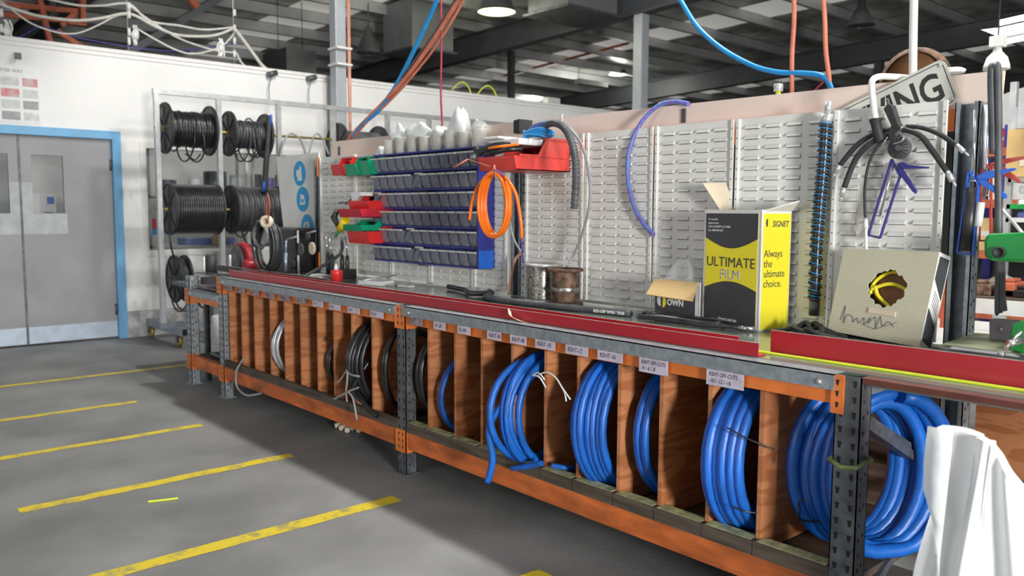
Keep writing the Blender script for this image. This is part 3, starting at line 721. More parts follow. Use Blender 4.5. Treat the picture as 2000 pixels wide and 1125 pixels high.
# last bay far end small things
hosebit('hose', [(-3.05, .30, .265), (-2.85, .28, .34), (-2.68, .30, .28)], .03, 'rubber_grey', 'grey hose piece on the shelf of the far narrow bay')
hosebit('hose', [(-3.0, .12, .262), (-2.8, .10, .262), (-2.6, .13, .262)], .016, 'cable_black', 'black hose lying at the front of the far narrow bay shelf')
hosebit('cable', [(-2.55, .4, .79), AY(430, 572, .4), AY(412, 590, .4), AY(395, 600, .4), AY(385, 585, .4)], .012, 'cable_black', 'black cable loop drooping behind the far narrow bay', 'cable')

# ================================================================== ON THE BENCH, NEAR HALF
BT = .9396
def boxed(A, B, D, h, up=(0, 0, 1)):
    # frame with origin A (front bottom left), X towards B, Y depth, Z up ; returns T, w, d
    A = Vector(A); x = (Vector(B) - A); w = x.length; x.normalize(); z = Vector(up).normalized(); z = (z - x * z.dot(x)).normalized(); y = z.cross(x)
    return Matrix.Translation(A) @ Matrix((x, y, z)).transposed().to_4x4(), w
# film carton
fb = thing('film_carton', 'tall black and yellow carton with open flaps standing on the worktop', 'box', (1.62, .7, BT))
T, w = boxed((1.468, .655, BT), (1.795, .60, BT), 0, 0); d = .19; h = .515
m = MB(); t_ = .004
m.box(0, w, 0, t_, 0, h, T=T); m.box(0, w, d - t_, d, 0, h, T=T); m.box(0, t_, 0, d, 0, h, T=T); m.box(w - t_, w, 0, d, 0, h, T=T); m.box(0, w, 0, d, 0, .005, T=T)
m.box(0, w, 0, d * .52, h, h + .004, T=T)
m.build('carton_body', 'card_white', fb)
m = MB(); e = .014
m.box(e, w - e, -.0012, 0, .012, h - .012, 1, T)
def lens(cut, base, top, n=18):
    pts = [(e, base)] + []
    return pts
cw = w - 2 * e
def arc_poly(z_edge, z_mid, z_flat, n=16):
    P_ = [(e, z_flat), (w - e, z_flat)] if z_flat < z_edge else []
    arc = [(e + cw * i / n, z_edge + (z_mid - z_edge) * math.sin(PI * i / n)) for i in range(n + 1)]
    if z_flat < z_edge: return P_ + arc[::-1]
    return arc + [(w - e, z_flat), (e, z_flat)]
m.prism(arc_poly(.170, .205, .012), -.0018, -.0012, 'xz', 0, T)
m.prism(arc_poly(.395, .350, h - .012), -.0018, -.0012, 'xz', 0, T)
lab(m.build('front_print', ['card_black', 'card_yellow'], fb), 'black and yellow printed front')
m = MB(); TF = lambda x, z: T @ FRONT(x, -.0020, z)
m.text('ULTIMATE', .062, TF(w / 2, .268), 0, align='CENTER', sx=1.0)
for dx in (-.0009, 0, .0009): m.text('FILM', .060, TF(w / 2 + dx, .214), 1, align='CENTER')
m.text('signet.net.au', .022, TF(w / 2 - .01, .028), 1, align='CENTER', bold=.0004)
for i, s_ in enumerate(('To reorder', 'signet.net.au', 'Call 13 SIGNET (13 7446)', 'Fax 1800 804 669')): m.text(s_, .0125, TF(.028, h - .042 - i * .0165), 1)
lab(m.build('lettering', ['card_black', 'card_white'], fb), 'dark and white printed lettering')
m = MB(); m.box(w, w + .0012, e, d - .006, .008, h - .012, 0, T)
SD = lambda y, z: T @ TXF((w + .0016, y, z), (0, 1, 0), (0, 0, 1))
m.text('SIGNET', .036, SD(.068, h - .068), 1, shear=.2, sx=.85, bold=.0005)
m.prism([(.032, h - .066), (.040, h - .068), (.040, h - .034), (.032, h - .036), (.028, h - .05)], w + .0012, w + .0016, 'yz', 1, T)
for i, s_ in enumerate(('Always', 'the', 'ultimate', 'choice.')): m.text(s_, .046, SD(.022, .318 - i * .043), 1, sx=.88)
lab(m.build('side_print', ['card_yellow', 'card_black'], fb), 'bright yellow printed side')
def flap(name, quad, par, mt='card_tan', th=.004, labl=None):
    m = MB(); m.add(quad, [(0, 1, 2, 3)]); o = m.build(name, mt, par, solid=th); return lab(o, labl) if labl else o
flap('flap', [T @ Vector((0, .10, h)), T @ Vector((.0, d, h)), AY(1418, 357, .79), AY(1372, 358, .72)], fb, 'card_tan', labl='tan flap standing up at the back left')
flap('flap', [T @ Vector((w, .02, h)), T @ Vector((w, d, h)), AY(1562, 392, .74), AY(1545, 398, .66)], fb, 'card_white', labl='white flap folded outwards on the right')
# OWN carton
ob = thing('small_carton', 'small black carton with a crescent mark and a torn brown flap', 'box', (1.32, .7, BT))
T, w = boxed((1.195, .648, BT), (1.455, .650, BT), 0, 0); d = .145; h = .185
m = MB(); m.box(0, w, 0, t_, 0, h, T=T); m.box(0, w, d - t_, d, 0, h, T=T); m.box(0, t_, 0, d, 0, h, T=T); m.box(w - t_, w, 0, d, 0, h, T=T); m.box(0, w, 0, d, 0, .004, T=T)
m.build('carton_body', 'card_white', ob)
m = MB(); m.box(.006, w - .022, -.0012, 0, .008, h - .01, 0, T)
m.text('OWN', .040, T @ FRONT(.078, -.0016, .068), 1, bold=.0016, sx=.9); m.text('signet.net.au', .017, T @ FRONT(.155, -.0016, .012), 2, sx=.9)
m.text('BRAND', .040, T @ FRONT(.078, -.0016, .100), 2, bold=.0012, sx=.7)
m.prism([(.040 + .022 * math.cos(a), .088 + .030 * math.sin(a)) for a in [PI * .5 + PI * k / 8 for k in range(9)]], -.0018, -.0012, 'xz', 1, T)
m.prism([(.052 + .020 * math.cos(a), .082 + .030 * math.sin(a)) for a in [-PI * .5 + PI * k / 8 for k in range(9)]], -.0018, -.0012, 'xz', 2, T)
lab(m.build('front_print', ['card_black', 'card_white', 'card_yellow'], ob), 'black printed front with crescent mark')
flap('flap', [T @ Vector((0, 0, h)), AY(1262, 575, .56), AY(1353, 589, .55), T @ Vector((w - .01, 0, h))], ob, 'card_brown', labl='torn brown flap folded down over the front')
def blob_film(name, c, rx, ry, rz, mt, label, seed=1, cat='plastic bag', parent=None, spikes=.35, n=14, k=9):
    rnd = random.Random(seed); vs = []; fs = []
    ph = [rnd.uniform(0, 6.28) for _ in range(6)]
    for i in range(k + 1):
        v = i / k; zz = v; base = math.sin(PI * min(v * .75 + .22, 1)) ** .6
        for j in range(n):
            a = 2 * PI * j / n
            rr = base * (1 + spikes * .5 * math.sin(3 * a + ph[0] + 3 * v) + spikes * .3 * math.sin(5 * a + ph[1] - 4 * v) + rnd.uniform(-.1, .1) * spikes)
            vs.append((c[0] + rx * rr * math.cos(a), c[1] + ry * rr * math.sin(a), c[2] + rz * (zz + .12 * spikes * math.sin(2 * a + ph[2]) * v)))
    for i in range(k):
        for j in range(n): fs.append((i * n + j, i * n + (j + 1) % n, (i + 1) * n + (j + 1) % n, (i + 1) * n + j))
    m = MB(); m.add(vs, fs, 0, True); b = len(vs); m.f.append([j for j in range(n)][::-1]); m.m.append(0); m.sm.append(True)
    o = m.build(name, mt, parent)
    if parent is None: tag(o, label, cat)
    return o
blob_film('plastic_bag', (1.32, .725, BT + .10), .095, .055, .19, 'film_clear', 'crumpled clear plastic bag rising from the small carton', 3)
# tilted carton with torn hole
A, B, C_, D_ = AY(1616, 645, .655), AY(1795, 679, .605), AY(1648, 486, .735), AY(1835, 492, .69)
sb = thing('torn_carton', 'tilted grey-white corrugated carton with a torn round hole and scribble', 'box', tuple(A))
nrm = (B - A).cross(C_ - A).normalized()
if nrm.y < 0: nrm = -nrm
dv = nrm * .085
def bil(u, v): return (A * (1 - u) + B * u) * (1 - v) + (C_ * (1 - u) + D_ * u) * v
m = MB(); rnd = random.Random(5); K = 40; inner = []; outer = []
hc = (.545, .575)
for i in range(K):
    a = 2 * PI * i / K; rr = 1 + rnd.uniform(-.08, .10) + (.12 if i in (1, 2, 38) else 0)
    inner.append((hc[0] + .185 * rr * math.cos(a), hc[1] + .20 * rr * math.sin(a)))
    c, s_ = math.cos(a), math.sin(a); sc = 1 / max(abs(c) / (1 - hc[0] if c > 0 else hc[0]), abs(s_) / (1 - hc[1] if s_ > 0 else hc[1]))
    outer.append((hc[0] + c * sc, hc[1] + s_ * sc))
# snap nearest outer points to the corners
for cx, cy in ((0, 0), (1, 0), (1, 1), (0, 1)):
    j = min(range(K), key=lambda q: (outer[q][0] - cx) ** 2 + (outer[q][1] - cy) ** 2); outer[j] = (cx, cy)
vs = [bil(*p) for p in outer] + [bil(*p) for p in inner] + [bil(*p) + dv * .06 for p in inner]
fs = [(i, (i + 1) % K, K + (i + 1) % K, K + i) for i in range(K)] + [(K + i, K + (i + 1) % K, 2 * K + (i + 1) % K, 2 * K + i) for i in range(K)]
m.add(vs, fs)
e8 = [A, B, D_, C_]; b8 = [p + dv for p in e8]
m.add(e8 + b8, [(0, 4, 5, 1), (2, 6, 7, 3), (3, 7, 4, 0), (4, 7, 6, 5)])
m.add([B, D_, D_ + dv, B + dv], [(0, 3, 2, 1)], 1)
# printed side: black - white diagonal - black
def sp_(u, v): return (B * (1 - v) + D_ * v) + dv * u - (B - A).normalized() * -.0012
for (q, mi) in (([(.08, .72), (.92, .52), (.92, .96), (.12, .96)], 2), ([(.08, .08), (.9, .02), (.9, .24), (.08, .42)], 2)):
    m.add([sp_(*p) for p in q], [(0, 1, 2, 3)], mi)
for k_ in range(5): m.add([sp_(.25, .60 - k_ * .035), sp_(.8, .50 - k_ * .035), sp_(.8, .508 - k_ * .035), sp_(.25, .608 - k_ * .035)], [(0, 1, 2, 3)], 3)
m.build('carton_body', ['card_corrugated', 'card_white', 'card_black', 'ink_grey'], sb)
m = MB(); cc = bil(*hc) + dv * .55; q = nrm.to_track_quat('Z', 'Y').to_matrix().to_4x4()
m.lathe([(.001, -.004), (.125, -.004), (.125, .03), (.001, .03)], 26, 0, Matrix.Translation(cc) @ q, smooth=False)
lab(m.build('inner_roll', 'drum_brown', sb), 'brown roll inside the torn hole')
m = MB()
for pts in ([(.36, .55), (.50, .63), (.62, .63), (.76, .56)], [(.40, .60), (.43, .50), (.52, .42), (.60, .36)], [(.36, .50), (.38, .66), (.50, .77), (.62, .78)]):
    m.tube(spline([bil(*p) + dv * (.22 + .1 * i) for i, p in enumerate(pts)], 6), .008, 6)
lab(m.build('yellow_strap', 'card_yellow', sb), 'yellow strapping round the roll')
m = MB(); up = (C_ - A).normalized(); rt = (B - A).normalized(); out = -nrm
def scr(p): return A + rt * p[0] + up * p[1] + out * .0012
S1 = [(.05, .05), (.06, .11), (.065, .04), (.075, .075), (.10, .07), (.105, .05), (.12, .07), (.13, .05), (.15, .075), (.155, .05), (.175, .08), (.17, .055), (.195, .085), (.205, .04), (.215, .09), (.23, .055), (.25, .075), (.275, .06)]
m.tube(spline([scr(p) for p in S1], 5), .0012, 4); m.tube([scr((.145, .05)), scr((.20, .038)), scr((.285, .078))], .0011, 4); lab(m.build('scribble', 'ink_grey', sb), 'hand-written scribble')
m = MB(); m.box(0, .11, -.005, .001, 0, .02, 0, Matrix.Translation(bil(.42, .28)) @ Matrix((rt, nrm, up)).transposed().to_4x4()); m.build('torn_edge', 'card_tan', sb)
# black rag / straps in front of it
rg = MB()
for i in range(9):
    rr = random.Random(i + 40); x0 = 1.90 + rr.uniform(0, .12); y0 = .66 - rr.uniform(0, .10)
    rg.tube(spline([(x0, y0, BT + .012), (x0 + .05, y0 + .02, BT + .03 + rr.uniform(0, .035)), (x0 + .10, y0 - .05 * rr.random(), BT + .02 + rr.uniform(0, .02)), (x0 + .16 + .05 * rr.random(), y0 - .02, BT + .012)], 6), .011, 6)
tag(rg.build('rubber_strap', 'rubber'), 'tangled black rubber strap under the tilted carton', 'strap')
hosebit('rubber_strip', [(1.98, .56, BT + .010), (2.1, .53, BT + .018), (2.25, .50, BT + .012), (2.40, .49, BT + .010)], .010, 'rubber_grey', 'dark grey rubber strip lying in front of the tilted carton', 'strip')
m = MB(); m.box(2.04, 2.42, .60, .70, BT + .001, BT + .018); tag(m.build('rubber_mat', 'rubber', bevel=.004), 'black rubber mat folded under the tilted carton', 'mat')

# steel wire spools
def spool(x, y, rf, rc, h, label, mts, axis_bits=True):
    t = thing('wire_spool', label, 'spool', (x, y, BT))
    Tm = Matrix.Translation((x, y, BT + .001))
    m = MB(); m.lathe([(rf * .97, 0), (rf, .004), (rf, .012), (rf * .96, .016)], 30, 0, Tm); m.build('flange', mts[1], t)
    m = MB(); m.lathe([(rf * .96, h - .016), (rf, h - .012), (rf, h - .003), (rf * .96, h), (rf * .7, h + .001), (rf * .68, h - .006), (rf * .2, h - .006)], 30, 0, Tm); m.build('flange', mts[1], t)
    prof = []; k = 16
    for i in range(k):
        z0 = .016 + (h - .032) * i / k; dz = (h - .032) / k
        prof += [(rc, z0), (rc + .004, z0 + dz * .5)]
    prof.append((rc, h - .016))
    m = MB(); m.lathe(prof, 40, 0, Tm); m.build('wire_winding', mts[0], t)
    return t
s1 = spool(.345, .705, .098, .080, .215, 'bright braided steel wire spool with pale flanges', ('steel_braid', 'galv_light'))
s2 = spool(.555, .680, .100, .066, .200, 'rusty brown steel spool to the right of the bright one', ('rust', 'rust'))
m = MB(); m.lathe([(.074, .075), (.075, .078), (.075, .098), (.074, .10)], 30, 0, Matrix.Translation((.555, .680, BT))); m.build('clip_band', 'steel_braid', s2)

# loose hoses on the worktop
hosebit('hose', [(.02, .60, BT + .018), (.10, .50, BT + .018), (.35, .47, BT + .018), (.75, .50, BT + .018), (1.13, .555, BT + .018)], .0175, 'rubber_grey', 'dark grey hose with white print lying behind the red angle')
m = MB(); m.text('RED-DIP W901 TR28', .020, FRONT(.93, .503, BT + .012) @ Matrix.Rotation(math.radians(9), 4, 'Y'), 0, bold=.0006); tag(m.build('hose_print', 'white_plastic'), 'white printed lettering on the dark grey hose', 'lettering')
pts = []
for k in range(72):
    a = 2 * PI * k / 30; pts.append(Vector((1.42 + (.24 - .01 * k / 30) * math.cos(a), .545 + .055 * math.sin(a), BT + .010 + .010 * (k / 30) + .004 * math.sin(3 * a))))
pts += [Vector((1.25, .53, BT + .03)), Vector((1.45, .50, BT + .032)), Vector((1.62, .52, BT + .02)), Vector((1.74, .575, BT + .012))]
m = MB(); m.tube(spline(pts, 2), .0075, 8); m.tube([Vector((1.72, .565, BT + .013)), Vector((1.785, .585, BT + .013))], .011, 8, 1); tag(m.build('hose_coil', ['cable_dark', 'chrome']), 'flat coil of thin dark hose in front of the two cartons', 'hose coil')
hosebit('hose', [(-.55, .72, BT + .020), (-.30, .66, BT + .020), (-.12, .56, BT + .020), (-.05, .66, BT + .020), (-.16, .74, BT + .02)], .016, 'cable_dark', 'curved black hose end by the centre rear post')
hosebit('hose', [(.02, .74, BT + .012), (.05, .76, 1.15), (.10, .77, 1.20)], .008, 'conduit_copper', 'short copper pipe standing by the centre rear post')

# ------------------------------------------------------------------ hanging on the near panels
Y1 = .775
def P(px, py, y=Y1): return AY(px, py, y)
sg = thing('hydraulic_hose', 'black hose in a spiral guard with blue rings and steel end fitting', 'hose', tuple(P(1605, 400, .77)))
ln = spline([P(1613, 240, .765), P(1608, 320, .765), P(1601, 400, .765), P(1595, 480, .765), P(1591, 585, .765)], 12)
m = MB(); m.tube(ln, .021, 12); m.build('hose_body', 'cable_black', sg)
m = MB(); hp = []
tot = len(ln) - 1; turns = 26; S_ = turns * 14
for i in range(S_ + 1):
    f = i / S_ * tot; j = min(int(f), tot - 1); p = ln[j].lerp(ln[j + 1], f - j); a = 2 * PI * turns * i / S_
    hp.append(p + Vector((math.cos(a) * .026, math.sin(a) * .026, 0)))
m.tube(hp, .0045, 6); m.build('spiral_guard', 'cable_dark', sg)
m = MB(); hp2 = [p + Vector((0, 0, .012)) for p in hp]; m.tube(hp2, .0022, 5); lab(m.build('blue_spiral', 'hose_cyan', sg), 'thin blue spiral line')
m = MB(); m.tube([P(1613, 242, .765), P(1616, 222, .765)], .024, 12); m.tube([P(1616, 222, .765), P(1619, 198, .765)], .014, 10); m.build('end_fitting', 'galv_light', sg)
m = MB(); m.tube([P(1591, 585, .765), P(1590, 616, .765)], .022, 12); m.build('end_fitting', 'galv_dark', sg)
hosebit('blue_hose', [AY(1345, 203, .885), AY(1318, 199, .880), AY(1285, 207, .865), AY(1252, 240, .83), AY(1230, 290, .80), AY(1226, 345, .79), AY(1238, 402, .79), AY(1256, 435, .79), AY(1277, 459, .79)], .012, 'hose_blueviolet', 'blue-violet hose arcing down from the pink board')
# sign
DZS = Vector((0, 0, .022))
sg2 = thing('road_sign', 'white tilted metal sign reading VING behind the louvred panel', 'sign', tuple(AY(1780, 190, .88)))
TR, TL_ = AY(1843, 124, .88), AY(1640, 224, .88); xd = (TR - TL_).normalized(); yd = Vector((-xd.z, 0, xd.x)); Hs = .185
T = TXF(TR + DZS - xd * .62 - yd * Hs, xd, yd)
def rrect(w, h, r, x0=0, y0=0, n=6):
    out = []
    for cx, cy, a0 in ((x0 + w - r, y0 + r, -PI / 2), (x0 + w - r, y0 + h - r, 0), (x0 + r, y0 + h - r, PI / 2), (x0 + r, y0 + r, PI)):
        for i in range(n + 1): a = a0 + PI / 2 * i / n; out.append((cx + r * math.cos(a), cy + r * math.sin(a)))
    return out
m = MB(); m.prism(rrect(.62, Hs, .03), -.001, .001, 'xy', 0, T); m.build('sign_plate', 'sign_face', sg2)
m = MB(); o_ = rrect(.60, Hs - .02, .024, .01, .01); i_ = rrect(.594, Hs - .026, .021, .013, .013); K = len(o_)
m.add([(a, b, .0018) for a, b in o_] + [(a, b, .0018) for a, b in i_], [(i, (i + 1) % K, K + (i + 1) % K, K + i) for i in range(K)], 0, False, T)
m.build('border_line', 'sign_black', sg2)
m = MB(); m.text('IVING', .155, T @ Matrix.Translation((.585, .040, .0016)), 0, .0003, align='RIGHT', bold=.003, sx=.80); m.build('lettering', 'sign_black', sg2)
m = MB(); m.lathe([(.007, 0), (.007, .003), (.003, .005)], 10, 0, T @ Matrix.Translation((.598, Hs - .022, .001))); m.lathe([(.007, 0), (.007, .003), (.003, .005)], 10, 0, T @ Matrix.Translation((.598, .022, .001))); m.build('bolt', 'galv_light', sg2)

# white grease lance with black grip
gp = thing('grease_lance', 'bent white pipe with a black rubber grip hooked over the board', 'lance', tuple(P(1710, 200)))
m = MB(); m.tube(spline([AY(1772, 152, .95), AY(1745, 150, .88), AY(1716, 150, .78), AY(1704, 158, .745), AY(1703, 178, .74), AY(1710, 236, .74)], 8), .0125, 12); m.build('pipe', 'white_paint', gp)
m = MB(); m.tube([P(1710, 232, .74), P(1710, 236, .74), P(1710, 240, .74), P(1718, 270, .74), P(1720, 277, .74)], .02, 12, radii=[.024, .024, .019, .021, .017]); m.build('grip', 'rubber', gp)
# pistol handle + hoses
hg = thing('grease_gun', 'black grease gun handle with five short whip hoses', 'grease gun', tuple(P(1750, 240)))
m = MB(); pl = [(1729, 213), (1738, 203), (1746, 206), (1757, 240), (1764, 250), (1757, 262), (1750, 274), (1740, 274), (1738, 258), (1745, 247)]
def plate(mb, pl, y0, y1, mi=0):
    a = [AY(px, py, (y0 + y1) / 2) for px, py in pl]; pol = [(p.x, p.z) for p in a]
    ar = sum(pol[i][0] * pol[(i + 1) % len(pol)][1] - pol[(i + 1) % len(pol)][0] * pol[i][1] for i in range(len(pol)))
    if ar < 0: pol = pol[::-1]
    pol2 = pol; n = len(pol2); vs = [(x, y0, z) for x, z in pol2] + [(x, y1, z) for x, z in pol2]
    mb.add(vs, [tuple(range(n)), tuple(range(n, 2 * n))[::-1]] + [(i, n + i, n + (i + 1) % n, (i + 1) % n) for i in range(n)], mi)
plate(m, pl, .725, .765); m.build('handle', 'rubber', hg, bevel=.004)
m = MB(); m.tube([P(1736, 206, .745), P(1733, 193, .745)], .006, 8); m.build('inlet_stub', 'galv_dark', hg)
m = MB(); m.tube([P(1742, 272, .745), P(1752, 262, .735), P(1768, 250, .735)], .012, 8); m.build('valve_body', 'galv_dark', hg)
def whip(pts, r, fit, y=.745, name='whip_hose'):
    m = MB(); q = spline([P(a, b, y) for a, b in pts], 8); m.tube(q, r, 10); o = m.build(name, 'rubber', hg)
    m = MB(); a = P(*pts[-1], y); b = P(*fit, y); c = a.lerp(b, .62); m.tube([a, c], r * 1.02, 10); m.tube([c, b], r * .45, 8); lab(m.build('hose_fitting', 'galv_light', o), 'bright crimped end fitting')
whip([(1736, 255), (1705, 262), (1672, 285), (1641, 322)], .0105, (1626, 347), .755)
whip([(1738, 262), (1706, 276), (1672, 310), (1649, 366)], .0115, (1641, 393), .745)
whip([(1742, 268), (1716, 285), (1697, 320), (1689, 370), (1690, 425)], .0055, (1691, 440), .735)
whip([(1770, 247), (1800, 249), (1835, 262), (1868, 284)], .0095, (1892, 304), .735)
whip([(1766, 253), (1797, 265), (1825, 300), (1850, 336)], .0105, (1867, 364), .725)
m = MB(); m.tube([P(1691, 432, .735), P(1692, 510, .735)], .0065, 8); m.tube([P(1691, 428, .735), P(1691, 446, .735)], .009, 8); lab(m.build('steel_nozzle', 'white_plastic', hg), 'long pale straight nozzle')
m = MB(); m.tube([P(1722, 285, .735), P(1735, 268, .735)], .006, 8); m.tube(spline([P(1752, 262, .73), P(1762, 262, .725), P(1765, 270, .72), P(1758, 277, .72), P(1745, 281, .72)], 5), .004, 6); m.build('swivel', 'chrome', hg)
m = MB(); c = P(1757, 289, .735); Tc = Matrix.Translation(c) @ Matrix.Rotation(PI / 2, 4, 'X')
m.lathe([(.040, -.012), (.043, -.008), (.043, .008), (.040, .012), (.012, .013), (.011, .016)], 26, 0, Tc)
for i in range(18):
    a = 2 * PI * i / 18; m.bar(c + Vector((math.cos(a) * .013, -.013, math.sin(a) * .013)), c + Vector((math.cos(a) * .039, -.013, math.sin(a) * .039)), .0025, .003, 1)
t = tag(m.build('cap_disc', ['rubber_grey', 'rubber']), 'round ribbed black cap hanging under the grease gun handle', 'cap')

def gun(label, y, corners, rod, handle, trigger, mt, cart=None):
    t = thing('caulking_gun', label, 'caulking gun', tuple(P(*corners[0], y)))
    m = MB(); q = [P(a, b, y) for a, b in corners]
    for a, b in zip(q, q[1:] + q[:1]): m.bar(a, b, .014, .006)
    m.build('frame', mt, t)
    m = MB(); a, b = P(*rod[0], y), P(*rod[1], y); m.tube([a, b], .0045, 8); m.tube([b, b + (b - a).normalized() * .005], .013, 12); m.build('plunger_rod', 'chrome', t)
    m = MB(); plate(m, handle, y - .010, y + .010); m.build('handle', mt, t, bevel=.002)
    m = MB(); plate(m, trigger, y - .007, y + .007); m.build('trigger', mt, t, bevel=.002)
    if cart:
        m = MB(); m.tube([P(*cart[0], y), P(*cart[1], y)], cart[2], 16); m.build('cartridge', cart[3], t)
    return t
gun('dark blue skeleton caulking gun hanging on the greasy louvred panel', .752, [(1742, 311), (1696, 459), (1719, 465), (1758, 344)], [(1746, 318), (1719, 421)],
    [(1752, 320), (1764, 316), (1774, 322), (1815, 326), (1812, 329), (1765, 330)], [(1753, 322), (1764, 331), (1791, 372), (1789, 379), (1783, 374), (1757, 340)], 'tool_darkblue')
gun('bright blue caulking gun with dark cartridge hanging on the near rear post', .80, [(1893, 334), (1870, 494), (1901, 497), (1912, 360)], [(1904, 215), (1902, 352)],
    [(1908, 345), (1925, 335), (1982, 328), (1985, 331), (1930, 350), (1915, 352)], [(1905, 345), (1925, 352), (1966, 380), (1966, 388), (1957, 386), (1915, 360)], 'tool_blue', ((1899, 366), (1887, 490), .020, 'cable_dark'))
gun('red caulking gun hanging behind the bright blue one', .87, [(1918, 312), (1912, 470), (1935, 470), (1936, 330)], [(1928, 250), (1927, 380)],
    [(1930, 322), (1950, 312), (2000, 305), (2005, 309), (1955, 322)], [(1932, 322), (1960, 325), (1994, 352), (1991, 358), (1950, 338)], 'tool_red', None)
m = MB(); m.tube([P(1916, 395, .80), P(1910, 442, .80)], .014, 12); m.tube([P(1910, 442, .80), P(1909, 470, .80)], .004, 8); tag(m.build('cartridge', 'white_plastic'), 'slim white cartridge hanging beside the blue caulking gun', 'cartridge')
hosebit('hose', [AY(1940, 300, .80), AY(1936, 148, .80), AY(1942, 130, .80), AY(1949, 148, .80), AY(1950, 330, .80), AY(1951, 520, .80), AY(1950, 600, .80), AY(1951, 612, .80)], .0135, 'rubber_grey', 'thick dark grey hose draped over the near end of the board')
m = MB(); plate(m, [(1946, 500), (1962, 500), (1962, 575), (1966, 608), (1944, 608), (1948, 575)], .79, .82); tag(m.build('handle', 'rubber_grey', bevel=.004), 'dark grey flat handle at the lower end of the hanging hose', 'handle')
m = MB(); plate(m, [(1951, 136), (1962, 138), (1955, 206), (1950, 200)], .90, .925); tag(m.build('timber_piece', 'card_tan'), 'strip of bare timber at the near end of the pink board', 'timber')
for i, (px, pyt, dx, lb) in enumerate(((1925, 205, 0, 'bright'), (1917, 212, 0, 'dull'))):
    m = MB(); m.tube([P(px, pyt, .86), P(px - 4, 330, .86)], .009, 8); tag(m.build('steel_rod', 'galv_light' if i == 0 else 'galv_dark'), lb + ' steel rod standing against the near rear post', 'rod')

# ------------------------------------------------------------------ vise and green machine
v = thing('bench_vise', 'grey iron bench vise at the near end of the worktop', 'vise', (2.78, .62, BT))
m = MB(); m.box(2.60, 3.15, .46, .70, BT, BT + .055); m.build('base', 'vise_iron', v, bevel=.022)
m = MB()
m.add([(2.58, .50, BT + .056), (3.1, .47, BT + .056), (3.1, .80, BT + .085), (2.56, .86, BT + .060), (2.58, .50, BT + .05), (3.1, .47, BT + .05), (3.1, .80, BT + .05), (2.56, .86, BT + .05)], [(0, 1, 2, 3), (7, 6, 5, 4), (0, 4, 5, 1), (1, 5, 6, 2), (2, 6, 7, 3), (3, 7, 4, 0)])
m.build('slide_bed', 'vise_top', v)
m = MB(); plate(m, [(1935, 622), (1990, 625), (1990, 668), (1935, 662)], .66, .69); m.lathe([(.005, 0), (.005, .004)], 8, 1, Matrix.Translation(AY(1956, 643, .659)) @ Matrix.Rotation(PI / 2, 4, 'X')); m.build('jaw', ['vise_iron', 'chrome'], v, bevel=.003)
m = MB(); plate(m, [(1984, 632), (2010, 622), (2010, 690), (1980, 680)], .50, .58); lab(m.build('clamp_block', 'machine_green', v, bevel=.004), 'green painted clamp block')
m = MB(); m.tube([AY(1956, 690, .40), AY(1996, 648, .44)], .006, 8); m.tube([AY(1954, 694, .40), AY(1958, 688, .40)], .011, 10); m.tube([AY(1970, 672, .42), AY(2000, 664, .50)], .011, 10); lab(m.build('tommy_bar', 'chrome', v), 'bright screw and tommy bar')
gm = thing('green_machine', 'green painted machine housing at the right edge above the vise', 'machine', tuple(AY(1960, 490, .70)))
m = MB(); plate(m, [(1943, 456), (2080, 450), (2080, 515), (1950, 508), (1937, 500), (1937, 468)], .62, .78); m.build('housing', 'machine_green', gm, bevel=.012)
m = MB(); c = AY(1952, 493, .615); m.lathe([(.020, 0), (.020, .008), (.014, .009), (.013, .004), (.001, .004)], 18, 0, Matrix.Translation(c) @ Matrix.Rotation(PI / 2, 4, 'X')); m.build('port', 'rubber', gm)
m = MB(); m.box(2.86, 2.92, .66, .74, BT + .08, 1.26); m.build('stand', 'vise_iron', gm)

# ------------------------------------------------------------------ white film draped at the near corner
rnd = random.Random(9)
def film_sheet():
    top = [(1812, 832), (1858, 842), (1905, 860), (1938, 868), (1958, 885), (1975, 930), (2000, 985), (2060, 1060), (2130, 1120)]
    left_b = (1815, 1250)
    m = MB(); NU, NV = 40, 30; vs = []
    tp = spline([AY(px, py, -.16 + .02 * math.sin(i * 2.3)) for i, (px, py) in enumerate(top)], 5)[:41]
    n = len(tp)
    for i in range(n):
        u = i / (n - 1); t_ = tp[i]
        for j in range(NV + 1):
            v_ = j / NV
            z = t_.z * (1 - v_)
            fold = .016 * math.sin(u * 11 + v_ * 3.0) * (.35 + v_) + .005 * math.sin(u * 37 + 5 * v_)
            x = t_.x + (.03 * math.sin(v_ * 7 + 1) if u < .2 else 0) * (1 - u) + .10 * v_ * (u - .1) + .02 * math.sin(v_ * 4 + u * 9)
            vs.append((x, t_.y - .05 * v_ + fold, z + .002))
    fs = [(i * (NV + 1) + j, (i + 1) * (NV + 1) + j, (i + 1) * (NV + 1) + j + 1, i * (NV + 1) + j + 1) for i in range(n - 1) for j in range(NV)]
    m.add(vs, fs, 0, True)
    back = [(x, y + .045 + .008 * math.sin(x * 50 + z * 9), z) for x, y, z in vs]; m.add(back, [f[::-1] for f in fs], 0, True)
    side = []
    for j in range(NV + 1): side += [vs[j], back[j]]
    m.add(side, [(2 * j, 2 * j + 2, 2 * j + 3, 2 * j + 1) for j in range(NV)], 0, True)
    top_ = []
    for i in range(n): top_ += [vs[i * (NV + 1)], back[i * (NV + 1)]]
    m.add(top_, [(2 * i, 2 * i + 1, 2 * i + 3, 2 * i + 2) for i in range(n - 1)], 0, True)
    return m
fl = thing('plastic_film', 'large translucent white plastic film sack standing at the near corner', 'plastic film', (2.95, -.1, 0))
film_sheet().build('film_sheet', 'film_white', fl)
